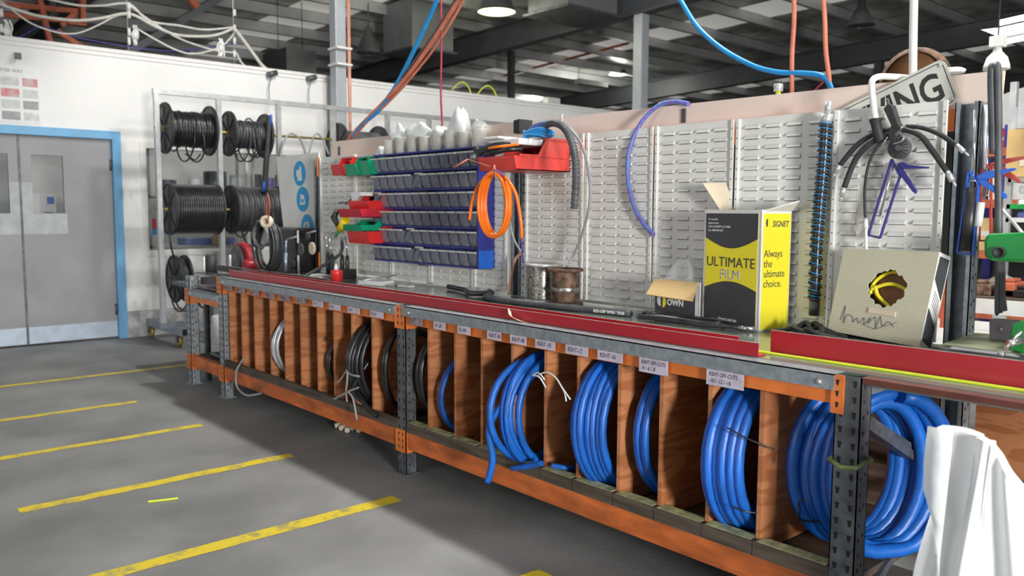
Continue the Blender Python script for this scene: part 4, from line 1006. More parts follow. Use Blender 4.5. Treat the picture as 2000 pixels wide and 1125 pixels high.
m = MB(); q = [AY(1812, 832, -.21), AY(1860, 842, -.215), AY(1852, 900, -.215), AY(1846, 960, -.22), AY(1838, 1060, -.22), AY(1815, 1125, -.21), AY(1822, 1050, -.205), AY(1806, 960, -.205), AY(1804, 900, -.205)]
q2 = [(1812, 832), (1862, 842), (1804, 900), (1856, 905), (1803, 955), (1850, 965), (1822, 1020), (1842, 1035), (1826, 1080), (1836, 1090), (1818, 1125), (1834, 1140)]
m.add([AY(a, b, -.225 + .012 * math.sin(i * 1.7)) for i, (a, b) in enumerate(q2)], [(2 * i, 2 * i + 2, 2 * i + 3, 2 * i + 1) for i in range(5)], 0, True); lab(m.build('thin_edge', 'film_thin', fl, solid=.001), 'thinner see-through left edge')

# ================================================================== BINS AND CABINET, FAR HALF
CY = .70
c0, c1 = AY(726, 310, CY), AY(935, 302, CY); ctop = 1.835; cbot = 1.095
bc = thing('bin_cabinet', 'dark blue wall cabinet with six rows of small clear tip-out bins', 'cabinet', ((c0.x + c1.x) / 2, CY, cbot))
X0, X1 = c0.x, c1.x; NR, NC = 6, 12; rh = (ctop - cbot) / NR
m = MB(); m.box(X0, X1, .79, .815, cbot, ctop); m.box(X1, X1 + .012, CY - .01, .815, cbot, ctop); m.box(X0 - .006, X0, CY + .02, .815, cbot, ctop)
for r in range(NR + 1): m.box(X0, X1, CY + .012, .80, cbot + r * rh - .005, cbot + r * rh + .005)
m.build('cabinet_frame', 'blue_frame', bc)
m = MB(); m.box(X1 + .0125, X1 + .016, CY - .01, .81, cbot, cbot + .11); lab(m.build('side_plate', 'tool_blue', bc), 'brighter blue plate at the foot of the side')
cw_ = (X1 - X0) / NC * 1.0; protos = {}
openb = {(1, 5), (2, 0), (4, 4), (5, 5)}
def binmesh(opened, content):
    m = MB(); w = cw_ - .014; h = rh - .036; y0 = 0; d = .06
    th = math.radians(32 if opened else 0); T = Matrix.Translation((0, 0, 0)) @ Matrix.Rotation(-th, 4, 'X') if opened else None
    vs = []; NA = 6
    for k in range(NA + 1):                      # bowed front, leaning outwards towards the rim
        u = k / NA; bow = .014 * math.sin(PI * u) ** .7
        for zz, yy in ((0, -.004), (h * .35, -.020), (h, -.030)): vs.append((w * u, yy - bow, zz))
    m.add(vs, [(3 * k + j, 3 * k + 3 + j, 3 * k + 4 + j, 3 * k + 1 + j) for k in range(NA) for j in (0, 1)], 0, True, T)
    for xx in (0, w): m.add([(xx, -.004, 0), (xx, -.020, h * .35), (xx, -.030, h), (xx, d, h), (xx, d, 0)], [(0, 1, 2, 3, 4)], 0, False, T)
    m.box(0, w, -.004, d, 0, .002, 0, T)
    m.box(.002, w - .002, -.046, -.030, h - .004, h + .006, 1, T)
    m.box(.006, w - .006, .002, d - .006, .004, h * content, 2, T)
    return m
for r in range(NR):
    for c in range(NC):
        op = (r, c) in openb; key = (op, (r * 5 + c * 3) % 3)
        z = ctop - (r + 1) * rh + .008
        if key not in protos:
            o = binmesh(op, (.35, .55, .75)[key[1]]).build('tip_out_bin', ['bin_clear', 'bin_rim', 'bin_content'], bc); protos[key] = o
        else:
            o = protos[key].copy(); COL.objects.link(o); o.parent = bc
        o.location = (X0 + c * cw_ + .003, CY + .025 - (.02 if op else 0), z); o.matrix_parent_inverse = Matrix.Translation(-bc.location)
        if op: o['label'] = 'tipped-open clear bin'
# milky tubs and bags on the cabinet
for i in range(8):
    x = X0 + .16 + i * (X1 - X0 - .22) / 7; h = .10 + .01 * (i % 3)
    m = MB(); m.lathe([(.040, 0), (.048, h * .9), (.051, h), (.046, h), (.038, .006)], 16, 0, Matrix.Translation((x, .755, ctop + .003)))
    tag(m.build('plastic_tub', 'tub_milky'), ('first', 'second', 'third', 'fourth', 'fifth', 'sixth', 'seventh', 'eighth')[i] + ' from the left of the eight milky tubs on the blue cabinet', 'tub', 'milky tubs on the bin cabinet')
for i, (x, z, rx, rz, lb) in enumerate(((X0 + .06, ctop, .06, .07, 'small white crumpled bag at the far left end of the bin cabinet'), (X0 + .26, ctop + .10, .07, .11, 'white bag with a pointed top above the left tubs'),
        (X0 + .50, ctop + .10, .12, .10, 'wide white bag lying over the middle tubs'), (X0 + .74, ctop + .09, .08, .07, 'flat white bag right of the wide one on the tubs'),
        (X0 + .95, ctop + .09, .08, .17, 'tall clear-white bag flaring up above the right tubs'), (X0 + 1.14, ctop + .07, .08, .10, 'cloudy bag at the right end of the bin cabinet'))):
    blob_film('plastic_bag', (x, .755, z), rx, .04, rz, 'film_thin' if i != 5 else 'film_clear', lb, seed=30 + i, spikes=.55)

# open-fronted parts bins
def parts_bin(label, mt, xc, w, yb, d, z0, h, front=.45, rz=0, name='parts_bin'):
    t = thing(name, label, 'parts bin', (xc, yb, z0))
    T = Matrix.Translation((xc, yb, z0)) @ Matrix.Rotation(rz, 4, 'Z'); e = .005; hw = w / 2
    fh = h * front; yf = -d
    prof = [(yf, 0), (yf - .02, fh), (yf * .62, fh), (yf * .45, h), (0, h), (0, 0)]
    m = MB()
    for sx in (-hw, hw - e): m.prism([(a, b) for a, b in prof], sx, sx + e, 'yz', 0, T)
    m.add([(-hw, yf, 0), (hw, yf, 0), (hw, yf - .02, fh), (-hw, yf - .02, fh), (-hw, yf + e, 0), (hw, yf + e, 0), (hw, yf - .02 + e, fh), (-hw, yf - .02 + e, fh)], [(0, 1, 2, 3), (7, 6, 5, 4), (2, 6, 7, 3), (0, 4, 5, 1)], 0, False, T)
    m.box(-hw, hw, yf, 0, 0, e, T=T); m.box(-hw, hw, -e, 0, 0, h, T=T)
    m.box(-hw - .004, hw + .004, yf * .45, 0, h - .008, h + .002, T=T); 
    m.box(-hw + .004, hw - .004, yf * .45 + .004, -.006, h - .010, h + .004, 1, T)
    m.box(-hw - .003, -hw, yf * .45, 0, h * .5, h * .56, T=T); m.box(hw, hw + .003, yf * .95, 0, h * .42, h * .48, T=T)
    m.build('bin_body', [mt, 'shade_dark'], t)
    return t, T
def pbin(label, mt, px0, px1, pyt, pyb, y, d, **k):
    a = AY(px0, pyt, y); b = AY(px1, pyb, y)
    return parts_bin(label, mt, (a.x + b.x) / 2, b.x - a.x, .815, .815 - y, b.z, a.z - b.z, **k)
pbin('small red parts bin left of the green bins at the top', 'red_plastic', 650, 672, 308, 342, .68, .1, front=.6)
pbin('green parts bin beside the small red one', 'green_plastic', 676, 698, 307, 342, .64, .1, front=.6)
pbin('larger green parts bin next to the blue cabinet', 'green_plastic', 699, 724, 306, 341, .66, .1, front=.75)
pbin('red parts bin holding white papers beside the blue cabinet', 'red_plastic', 684, 722, 378, 414, .60, .1, front=.6)
pbin('dark red parts bin below the bin with papers', 'saw_red', 664, 708, 404, 425, .54, .1, front=.8)
pbin('green parts bin low beside the blue cabinet behind the red one', 'green_plastic', 672, 708, 430, 452, .56, .1, front=.6)
pbin('lowest red parts bin beside the blue cabinet', 'red_plastic', 682, 722, 440, 477, .60, .1, front=.7)
m = MB(); p = AY(690, 388, .62); m.box(p.x - .03, p.x + .10, .62, .76, p.z + .02, p.z + .045); m.add([(p.x - .03, .61, p.z - .05), (p.x + .05, .61, p.z - .03), (p.x + .10, .62, p.z + .03), (p.x - .02, .62, p.z + .03)], [(0, 1, 2, 3)])
tag(m.build('papers', 'white_plastic'), 'white papers tucked in the red bin', 'paper')
pl_ = thing('glue_bottle', 'yellow labelled bottle with black nozzle among the parts bins', 'bottle', tuple(AY(668, 432, .56)))
m = MB(); m.tube([AY(664, 448, .56), AY(676, 428, .56)], .030, 12); m.build('bottle_body', 'yellow_plastic', pl_)
m = MB(); m.tube([AY(658, 412, .56), AY(652, 424, .56), AY(660, 442, .56)], .020, 10, radii=[.018, .026, .014]); m.build('nozzle', 'rubber', pl_)
m = MB(); m.tube(spline([AY(662, 440, .55), AY(661, 452, .55), AY(655, 462, .55)], 5), .010, 8); lab(m.build('trigger', 'machine_green', pl_), 'dark green trigger')
m = MB(); m.tube([AY(662, 396, .58), AY(684, 390, .60), AY(676, 398, .60)], .012, 8); tag(m.build('clamp', 'chrome'), 'shiny clamp lying across the red bins', 'clamp')
# tools standing at the far end
for i, (a, b) in enumerate((((636, 462), (640, 492)), ((643, 466), (648, 496)), ((667, 462), (668, 498)), ((675, 462), (678, 499)))):
    t = thing('screwdriver', ('leftmost', 'second', 'third', 'rightmost')[i] + ' long-shafted screwdriver from the left in the dark tool stand below the parts bins', 'screwdriver', tuple(AY(*b, .66)), 'screwdrivers in the tool stand')
    m = MB(); m.tube([AY(*a, .66), AY(*b, .66)], .0055, 8); m.build('shaft', 'chrome', t)
    m = MB(); q = AY(*b, .66); m.tube([q, q - Vector((0, 0, .05)), Vector((q.x, q.y, BT + .01))], .014, 10, radii=[.012, .017, .015]); m.build('handle', 'cable_dark', t)
m = MB(); p = AY(676, 530, .66); m.box(p.x - .12, p.x + .05, .60, .72, BT + .001, BT + .07); 
for z in (.02, .055): m.box(p.x - .122, p.x + .052, .598, .600, BT + z, BT + z + .004, 1)
tag(m.build('tool_stand', ['cable_black', 'hose_purple'], bevel=.003), 'low black tool stand with purple lines at the far end of the bench', 'tool stand')
gl = thing('grease_pot', 'small red pot with a pale pointed nozzle on the bench', 'pot', (-1.60, .47, BT))
pr = AZ(658, 550, BT)
m = MB(); m.lathe([(.040, 0), (.042, .004), (.042, .045), (.0435, .048), (.0435, .078), (.040, .082)], 24, 0, Matrix.Translation((pr.x, pr.y, BT + .001))); m.build('pot_body', 'red_plastic', gl)
m = MB(); m.lathe([(.016, .082), (.016, .10), (.005, .128)], 14, 0, Matrix.Translation((pr.x - .008, pr.y, BT + .001))); m.build('nozzle', 'white_plastic', gl)
gl.location = (pr.x, pr.y, BT)
for o in gl.children: o.matrix_parent_inverse = Matrix.Translation(-gl.location)
def slab(name, px, py, w, d, h, rz, mt, label, cat, z=BT + .001, y=None, bev=.002):
    p = AZ(px, py, z); m = MB(); m.box(0, w, 0, d, 0, h, 0, Matrix.Translation(p) @ Matrix.Rotation(rz, 4, 'Z')); return tag(m.build(name, mt, bevel=bev), label, cat)
slab('paper_pad', 594, 542, .19, .13, .022, .15, 'white_plastic', 'white paper pad left of the red pot', 'paper')
slab('plastic_pack', 700, 556, .20, .14, .03, .25, 'film_white', 'white plastic packet on the bench right of the red pot', 'packet')
slab('plastic_pack', 716, 556, .22, .16, .012, .35, 'tub_milky', 'thin milky packet lying under the white packet', 'packet')
slab('marker_box', 776, 560, .12, .05, .014, .10, 'white_paint', 'small flat white case right of the packets', 'case')
hosebit('rod', [AZ(708, 548, BT + .035), AY(774, 537, .74)], .006, 'galv_light', 'thin steel rod leaning over the white packet', 'rod')
hosebit('rod', [AZ(585, 545, BT + .01), AY(660, 500, .60), AY(668, 470, .62)], .012, 'cable_dark', 'dark bent lever reaching from the bench up to the tool stand', 'lever')
# big dusty red bin with tools and hoses
bigz = 1.665
t, T = parts_bin('big dusty red parts bin full of tools hung between the panels', 'red_plastic_dusty', .30, .30, .815, .40, bigz, .175, front=.42)
bm = .815 - .40
m = MB(); m.box(.17, .42, .46, .70, 1.80, 1.835); m.box(.17, .30, .42, .56, 1.835, 1.85); tag(m.build('foam_pack', 'white_plastic', bevel=.012), 'white foam pack lying on the dusty red bin', 'pack')
pts = [Vector((.42 + .10 * math.cos(2 * PI * k / 20), .60 + .06 * math.sin(2 * PI * k / 20), 1.85 + .008 * (k / 20) + .006 * math.sin(k))) for k in range(80)]
m = MB(); m.tube(pts, .006, 6); tag(m.build('blue_tube_coil', 'hose_cyan'), 'small coil of bright blue tube on top of the white pack', 'hose coil')
m = MB(); m.tube(spline([(.13, .43, 1.77), (.22, .42, 1.79), (.32, .46, 1.80), (.38, .50, 1.79)], 5), .022, 8); m.tube([(.13, .43, 1.77), (.10, .41, 1.80)], .018, 8); tag(m.build('air_gun', 'rubber'), 'black tool lying across the mouth of the dusty red bin', 'tool')
m = MB(); m.tube(spline([(.20, .41, 1.755), (.28, .40, 1.76), (.36, .43, 1.775), (.40, .50, 1.78)], 5), .015, 8); tag(m.build('cable', 'cable_black'), 'black cable lying in front inside the dusty red bin', 'cable')
m = MB(); m.tube(spline([(.24, .40, 1.785), (.34, .40, 1.79), (.42, .46, 1.80)], 5), .007, 8); tag(m.build('cable', 'hose_orange'), 'orange cable lying over the dusty red bin', 'cable')
m = MB(); m.tube([(.085, .42, 1.745), (.12, .42, 1.75)], .016, 10); m.tube([(.07, .42, 1.745), (.085, .42, 1.745)], .010, 8); tag(m.build('coupling', 'chrome'), 'shiny coupling at the left tip of the dusty red bin', 'coupling')
m = MB(); m.tube([(.06, .40, 1.735), (-.02, .36, 1.69)], .004, 6); m.tube([(.06, .40, 1.735), (.28, .38, 1.685)], .004, 6); tag(m.build('wire', 'hose_salmon'), 'thin pinkish wire sticking out below the dusty red bin', 'wire')
# orange tube coil
oc = thing('orange_tube_coil', 'coil of bright orange tube hanging from the dusty red bin', 'hose coil', tuple(AY(965, 335, .37)))
cc = AY(967, 400, .37); rx_ = (AY(990, 400, .37).x - AY(940, 400, .37).x) / 2; rzv = (AY(967, 338, .37).z - AY(967, 462, .37).z) / 2
rnd = random.Random(12); pts = []
J = [(rnd.uniform(-.10, .16), rnd.uniform(-.05, .05)) for _ in range(9)]
for k in range(8 * 24 + 1):
    t_ = k / 24; i = int(t_); f = t_ - i; j = [J[i][q] * (1 - f) + J[min(i + 1, 8)][q] * f for q in range(2)]
    a = 2 * PI * t_ + PI / 2; amp = (1 - math.sin(a)) * .5
    pts.append(Vector((cc.x + rx_ * (1.05 + j[0]) * math.cos(a), cc.y + (t_ / 8 - .5) * .05, cc.z + rzv * math.sin(a) + j[1] * rzv * (1 - math.sin(a)) * .6)))
pts = spline([AY(917, 430, .36), AY(922, 395, .36), AY(936, 360, .36), pts[0]], 6)[:-1] + pts + spline([pts[-1], AY(990, 350, .36), AY(1008, 380, .37), AY(1017, 430, .38), AY(1019, 465, .39)], 6)[1:]
m = MB(); m.tube(pts, .0085, 8); m.build('orange_tube', 'hose_orange', oc)
m = MB(); m.tube([AY(966, 322, .36), AY(968, 345, .34), AY(960, 345, .34), AY(966, 322, .36)], .004, 6); lab(m.build('tie', 'hose_salmon', oc), 'salmon tie at the top')
hosebit('tube', [AY(968, 332, .35), AY(985, 345, .36), AY(1003, 372, .37), AY(1012, 420, .40), AY(1018, 470, .45), AY(1022, 512, .55)], .005, 'hose_purple', 'thin violet tube hanging beside the orange coil', 'tube')
hosebit('tube', [AY(1000, 395, .55), AY(996, 430, .60), AY(1005, 470, .62), AY(1024, 500, .66)], .006, 'hose_grey', 'thin grey tube hanging below the dusty red bin', 'tube')
# corrugated grey hose and thin clear hose over the bin
ch = thing('corrugated_hose', 'dark grey corrugated hose arching over the dusty red bin', 'hose', tuple(AY(1100, 260, .50)))
ln = spline([AY(1048, 262, .70), AY(1060, 248, .62), AY(1082, 240, .55), AY(1104, 252, .50), AY(1120, 290, .48), AY(1125, 340, .48), AY(1122, 408, .48)], 14)
m = MB(); m.tube(ln, .02, 12, radii=[.0205 if i % 2 else .0175 for i in range(len(ln))], smooth=False); m.build('hose_body', 'rubber_grey', ch)
hosebit('hose', [AY(1022, 275, .70), AY(1045, 247, .62), AY(1080, 241, .57), AY(1104, 250, .52), AY(1112, 258, .52)], .014, 'hose_blueviolet', 'blue hose arching behind the corrugated one')
hosebit('tube', [AY(1030, 262, .74), AY(1060, 238, .66), AY(1100, 243, .58), AY(1135, 280, .60), AY(1150, 340, .66), AY(1151, 400, .70), AY(1138, 455, .72), AY(1122, 495, .74), AY(1111, 515, .72)], .0075, 'hose_grey', 'long thin grey hose looping down from the board to the rusty spool', 'hose')
m = MB(); plate(m, [(1019, 237), (1030, 234), (1030, 262), (1019, 262)], .80, .93); tag(m.build('rubber_strap', 'rubber'), 'black rubber strap over the pink board above the centre post', 'strap')
m = MB(); m.tube(spline([AY(1097, 250, .89), AY(1097, 232, .90), AY(1101, 224, .93), AY(1104, 235, .95)], 5), .004, 6); tag(m.build('wire_hook', 'galv_light'), 'small wire hook over the pink board', 'hook')

# ================================================================== FAR END OF THE BENCH
pb_ = thing('safety_board', 'whitish board with three blue round safety symbols at the far end', 'safety sign', tuple(AY(580, 440, .93)))
m = MB(); a = [AY(539, 306, .93), AY(562, 527, .93), AY(634, 533, .93), AY(622, 298, .93)]
m.add(a + [p + Vector((0, .012, 0)) for p in a], [(0, 1, 2, 3), (7, 6, 5, 4), (0, 4, 5, 1), (1, 5, 6, 2), (2, 6, 7, 3), (3, 7, 4, 0)]); m.build('board', 'board_white', pb_)
icons = {0: [(-.05, .02), (-.058, -.005), (-.045, -.03), (-.035, -.03), (-.035, -.065), (.045, -.06), (.040, .0), (.030, .065), (.018, .070), (.0, .035), (-.02, .028), (-.035, .035), (-.052, .030)],
         1: [(-.045, -.05), (.05, -.045), (.035, .01), (.02, .04), (.0, .03), (-.015, .045), (-.03, .045), (-.035, .0)],
         2: [(-.065, -.06), (-.065, .01), (-.04, .04), (.02, .045), (.05, .02), (.05, -.03), (.03, -.055)]}
for i, (px, py) in enumerate(((585, 339), (591, 389), (600, 443))):
    c = AY(px, py, .926); Tc = Matrix.Translation(c) @ Matrix.Rotation(PI / 2, 4, 'X')
    m = MB(); m.lathe([(.108, -.003), (.108, .001)], 32, 0, Tc, smooth=False); o = m.build('blue_disc', 'ppe_blue', pb_)
    m = MB(); m.prism(icons[i], c.y - .0030, c.y - .0018, 'xz', 0, Matrix.Translation((c.x, 0, c.z)))
    if i == 1: m.prism([(-.025, -.03), (.03, -.03), (.02, .0), (-.02, .002)], c.y - .0036, c.y - .003, 'xz', 1, Matrix.Translation((c.x, 0, c.z)))
    if i == 2: m.prism([(-.03, -.05), (.0, -.05), (.0, .03), (-.03, .025)], c.y - .0036, c.y - .003, 'xz', 1, Matrix.Translation((c.x, 0, c.z)))
    m.build('white_symbol', ['board_white', 'ppe_blue'], o)
m = MB(); m.box(-2.462, -2.448, .818, .829, 1.72, 1.88); m.box(-2.462, -2.448, .818, .829, .97, 1.10); tag(m.build('beam_connector', 'orange'), 'orange connector strip on the far rear post beside the safety board', 'bracket')
# hose press (black crimping machine) and red cut-off saw
cm = thing('hose_crimper', 'black hose crimping machine with round dies at the far end of the bench', 'machine', (-2.75, .72, BT))
m = MB(); m.box(-3.05, -2.52, .66, .86, BT - .13, 1.30); m.build('housing', 'cable_black', cm, bevel=.02)
for (px, py, r, mt) in ((589, 487, .05, 'rubber_grey'), (611, 485, .05, 'card_tan'), (573, 515, .045, 'rubber_grey'), (603, 461, .03, 'rubber_grey')):
    c = AY(px, py, .655); m = MB(); m.lathe([(r, 0), (r, .012), (r * .8, .016)], 22, 0, Matrix.Translation(c) @ Matrix.Rotation(PI / 2, 4, 'X')); m.build('die', mt, cm)
m = MB(); m.tube([AY(560, 468, .60), AY(580, 462, .60)], .008, 8); m.tube([AY(600, 456, .60), AY(616, 451, .60)], .008, 8); m.build('arm', 'galv_light', cm)
m = MB(); m.tube([AY(558, 494, .58), AY(558, 530, .58)], .014, 10); m.tube([AY(559, 470, .58), AY(558, 494, .58)], .009, 8); tag(m.build('lever', 'kick_plate'), 'pale blue lever in front of the crimping machine', 'lever')
sw = thing('cutoff_saw', 'dark red cut-off saw at the far narrow bay', 'saw', (-3.0, .75, .80))
c = AY(472, 523, .72)
m = MB(); 
arc = [(c.x + .24 * math.cos(a), c.z + .0 + .24 * math.sin(a)) for a in [PI * .02 + PI * .96 * k / 14 for k in range(15)]] + [(c.x - .15, c.z), (c.x + .15, c.z)]
m.prism([(x, z) for x, z in arc][::1], .70, .76, 'xz'); m.build('blade_guard', 'saw_red', sw, bevel=.006)
m = MB(); m.box(min(c.x - .12, AY(404, 498, .45).x - .06), -3.19, .15, .90, .765, .798); m.build('stand_top', 'galv_dark', sw)
for lx in (-3.24,):
    for ly in (.18, .87):
        m = MB(); m.box(lx - .02, lx + .02, ly - .02, ly + .02, 0, .765); m.build('stand_leg', 'galv_dark', sw)
m = MB(); m.lathe([(.15, -.006), (.15, .006), (.04, .012)], 24, 0, Matrix.Translation((c.x - .02, .69, c.z + .06)) @ Matrix.Rotation(PI / 2, 4, 'X')); m.build('blade_hub', 'vise_iron', sw)
m = MB(); m.box(c.x - .20, c.x + .34, .68, .84, .802, c.z); m.build('base', 'saw_red', sw, bevel=.02)
m = MB(); m.lathe([(.06, 0), (.06, .16), (.05, .17)], 18, 0, Matrix.Translation((c.x + .26, .70, c.z + .03)) @ Matrix.Rotation(PI / 2, 4, 'X') @ Matrix.Translation((0, 0, -.1))); m.build('motor', 'saw_red', sw)
for px, lb in ((398, 'left'), (449, 'right')):
    q = AY(px, 502 if px < 420 else 498, .3); m = MB(); m.tube([Vector((q.x, q.y, .80)), q], .012, 8); tag(m.build('guide_pin', 'galv_light'), lb + ' upright steel pin of the far narrow bay', 'pin')
q = AY(412, 498, .45); m = MB(); m.tube([Vector((q.x - .01, q.y, .80)), q], .05, 14, radii=[.06, .05]); tag(m.build('rubber_boot', 'rubber'), 'dark rounded rubber piece between the two upright pins', 'rubber piece')
m = MB()
for i in range(7): m.bar((-3.12 + i * .012, .10 + i * .10, .86), (-2.50, .10 + i * .10, .905), .012, .06)
tag(m.build('roller_tray', 'dark_steel'), 'dark steel roller tray on the far narrow bay', 'tray')
m = MB(); m.bar((-3.15, .08, .925), (-2.3, .10, .955), .05, .006); m.bar((-3.0, .30, .93), (-2.5, .30, .95), .05, .006); tag(m.build('steel_angle', 'dark_steel'), 'short rusty steel angles across the far narrow bay', 'steel angle')
# hanging coil of black hose on the bench end
hc_ = AY(521, 480, .45)
hbx = hc_
m = MB(); rnd = random.Random(3); pts = []
for k in range(7 * 26 + 1):
    t_ = k / 26; a = 2 * PI * t_ + PI / 2; r = .175 + .022 * math.sin(t_ * 2.3) + .010 * math.sin(t_ * 5.1 + 1)
    pts.append(Vector((hbx.x + r * 1.02 * math.cos(a) + .02 * math.sin(t_ * 3), hbx.y + (t_ / 7 - .5) * .09, hbx.z + r * 1.1 * math.sin(a) + .01 * math.sin(t_ * 4))))
m.tube(pts, .0085, 8); tag(m.build('hose_coil', 'cable_dark'), 'hanging coil of thin black hose in front of the crimping machine', 'hose coil')
pts = [Vector((hbx.x + .02 + .115 * math.cos(2 * PI * k / 20), hbx.y - .06 + .01 * math.sin(k), hbx.z + .09 + .11 * math.sin(2 * PI * k / 20))) for k in range(45)]
m = MB(); m.tube(pts, .010, 8); tag(m.build('hose_coil', 'cable_grey'), 'smaller grey hose loop at the top of the hanging coil', 'hose coil')
tr = thing('tape_roll', 'brown paper tape roll hanging on an orange strap above the hose coil', 'tape roll', tuple(AY(523, 432, .36)))
Tt = Matrix.Translation(AY(524, 433, .36)) @ Matrix.Rotation(PI / 2, 4, 'X') @ Matrix.Rotation(.6, 4, 'Y')
m = MB(); m.lathe([(.024, 0), (.048, 0), (.048, .045), (.024, .045), (.024, 0)], 24, 0, Tt, caps=False); m.build('roll', 'card_tan', tr)
m = MB(); q = [AY(520, 430, .34), AY(521, 400, .34), AY(523, 378, .34), AY(527, 400, .34), AY(524, 430, .34)]; m.tube(q, .006, 6); m.build('orange_strap', 'rust_steel', tr)
sp_ = thing('hose_sling', 'long flat black hose with blue ends hanging from the reel rack rod', 'hose', tuple(AX(525, 300, -5.0)))
m = MB(); q = [AX(517, 375, -5.0), AX(519, 330, -5.0), AX(523, 280, -5.0), AX(526, 226, -5.0)]
m.tube(spline(q, 6), .032, 10); m.build('hose_body', 'rubber', sp_)
m = MB(); m.tube([AX(530, 245, -4.97), AX(530, 224, -4.97)], .012, 8); lab(m.build('blue_end', 'tool_blue', sp_), 'upper blue end mark'); m = MB(); m.tube([AX(514, 375, -4.97), AX(516, 355, -4.97)], .014, 8); lab(m.build('blue_end', 'tool_blue', sp_), 'lower blue end mark')

# ================================================================== REEL RACK
RX = -5.2
rr = thing('reel_rack', 'tall galvanised tube rack carrying cable reels in front of the white wall', 'rack', (RX, 2.8, 0))
ys = [AX(px, 300, RX).y for px in (308, 429, 545, 651, 757, 838, 918, 1000)]; ZT = 2.68
m = MB(); m.box(RX - .03, RX + .03, ys[0] - .03, ys[-1] + .03, ZT - .05, ZT); m.build('top_rail', 'galv_light', rr)
for y in ys:
    m = MB(); m.box(RX - .028, RX + .028, y - .024, y + .024, .20, ZT - .05); m.build('upright', 'galv_light', rr)
for (za, ya, yb_) in ((2.285, ys[0], ys[3]), (1.45, ys[0], ys[3]), (2.22, ys[3], ys[-1])):
    m = MB(); m.tube([(RX, ya - .03, za), (RX, yb_ + .02, za)], .014, 8); lab(m.build('reel_rod', 'brass', rr), 'brassy reel rod')
for y in (ys[0] + .13, ys[3], ys[-1]):
    m = MB(); m.box(-6.05, -4.95, y - .035, y + .035, .13, .21); m.box(-4.9505, -4.9495, y - .026, y + .026, .138, .202, 1); m.build('foot', ['galv', 'hole'], rr)
    for x in (-6.0, -5.12):
        m = MB(); m.lathe([(.045, -.016), (.06, -.014), (.06, .014), (.045, .016)], 18, 0, Matrix.Translation((x, y, .06)) @ Matrix.Rotation(PI / 2, 4, 'X')); m.box(x - .03, x + .03, y - .028, y - .022, .05, .13, 1); m.box(x - .03, x + .03, y + .022, y + .028, .05, .13, 1)
        m.build('caster', ['brass', 'galv_dark'], rr)
m = MB(); m.box(RX - .03, RX + .03, ys[0] - .03, ys[-1] + .03, .20, .26); m.build('bottom_rail', 'galv', rr)
def reel(ya, yb_, zc, rf, rc, label, cab='cable_black', turns=14, loops=0, fl='reel_black', lx=RX + .02):
    t = thing('cable_reel', label, 'cable reel', (lx, (ya + yb_) / 2, zc - rf))
    TY = Matrix.Translation((lx, ya, zc)) @ Matrix.Rotation(-PI / 2, 4, 'X'); L = yb_ - ya
    for s0 in (0, L - .022):
        m = MB(); m.lathe([(.02, s0), (rf * .95, s0), (rf, s0 + .004), (rf, s0 + .018), (rf * .95, s0 + .022), (.02, s0 + .022)], 34, 0, TY)
        for k in range(8):
            a = 2 * PI * k / 8; so = s0 - .006 if s0 == 0 else s0 + .022
            m.bar(TY @ Vector((.05 * math.cos(a), .05 * math.sin(a), so + .003)), TY @ Vector((rf * .88 * math.cos(a), rf * .88 * math.sin(a), so + .003)), .014, .012)
        m.lathe([(rf * .93, s0 - .006), (rf * .99, s0 - .006), (rf * .99, s0 + .0), (rf * .93, s0)], 34, 0, TY, caps=False)
        m.build('flange', fl, t)
    prof = []; rnd = random.Random(int(ya * 100)); w = (L - .044) / turns
    for k in range(turns):
        z0 = .022 + k * w; rr_ = rc + (rnd.uniform(-.008, .008) if loops else 0)
        prof += [(rr_ - w * .30, z0), (rr_, z0 + w * .3), (rr_, z0 + w * .7), (rr_ - w * .3, z0 + w * .98)]
    m = MB(); m.lathe(prof, 30, 0, TY)
    for k in range(loops):
        y = ya + L * (.25 + .6 * k / max(loops, 1)); rl = rc + .012
        q = [Vector((lx + rl * math.cos(a), y + .03 * math.sin(a + k), zc - .05 * (k % 3) - rc * .2 + (rl + .05 * (k % 2)) * math.sin(a))) for a in [2 * PI * i / 26 for i in range(26)]]
        m.tube(q, .009, 6, closed=True)
    m.build('wound_cable', cab, t)
    return t
def RY(px): return AX(px, 300, RX + .02).y
reel(RY(322), RY(412), 2.285, .265, .185, 'full black cable reel at the top left of the rack', loops=3, turns=16)
reel(RY(446), RY(519), 2.27, .245, .150, 'black reel with dark grey hose hanging in loops, second from left at the top', cab='cable_dark', loops=5, turns=12)
reel(RY(325), RY(421), 1.45, .275, .262, 'tightly wound black cable reel at the lower left of the rack', turns=20)
reel(RY(447), RY(541), 1.45, .270, .245, 'black reel with loosely wound hose at the lower right', cab='cable_dark', loops=3, turns=16)
reel(AX(657, 300, RX).y, AX(738, 300, RX).y, 2.20, .285, .20, 'large dark grey reel seen above the pink board beside the column', fl='reel_black', cab='rubber_grey')
reel(AX(768, 300, RX).y, AX(832, 300, RX).y, 2.17, .26, .19, 'black reel wound with red cable behind the pink board', cab='red_plastic')
reel(AX(858, 300, RX).y, AX(893, 300, RX).y, 2.16, .29, .18, 'black reel with a lime mark behind the pink board', cab='cable_black')
reel(AX(921, 300, RX).y, AX(960, 300, RX).y, 2.12, .28, .18, 'rightmost black reel just peeping over the pink board')
reel(RY(332), RY(356), .72, .25, .20, 'small black cable bundle hanging low on the left of the rack', cab='cable_dark', loops=3, turns=5)
hosebit('cable', [AX(362, 300, RX + .2), AX(372, 308, RX + .2), AX(382, 312, RX + .2), AX(392, 300, RX + .2)], .008, 'cable_black', 'loose cable end looping under the top left reel', 'cable')
hosebit('cable', [AX(330, 455, RX + .15), AX(334, 480, RX + .15), AX(340, 505, RX + .1)], .010, 'cable_black', 'black cable running down to the low bundle', 'cable')
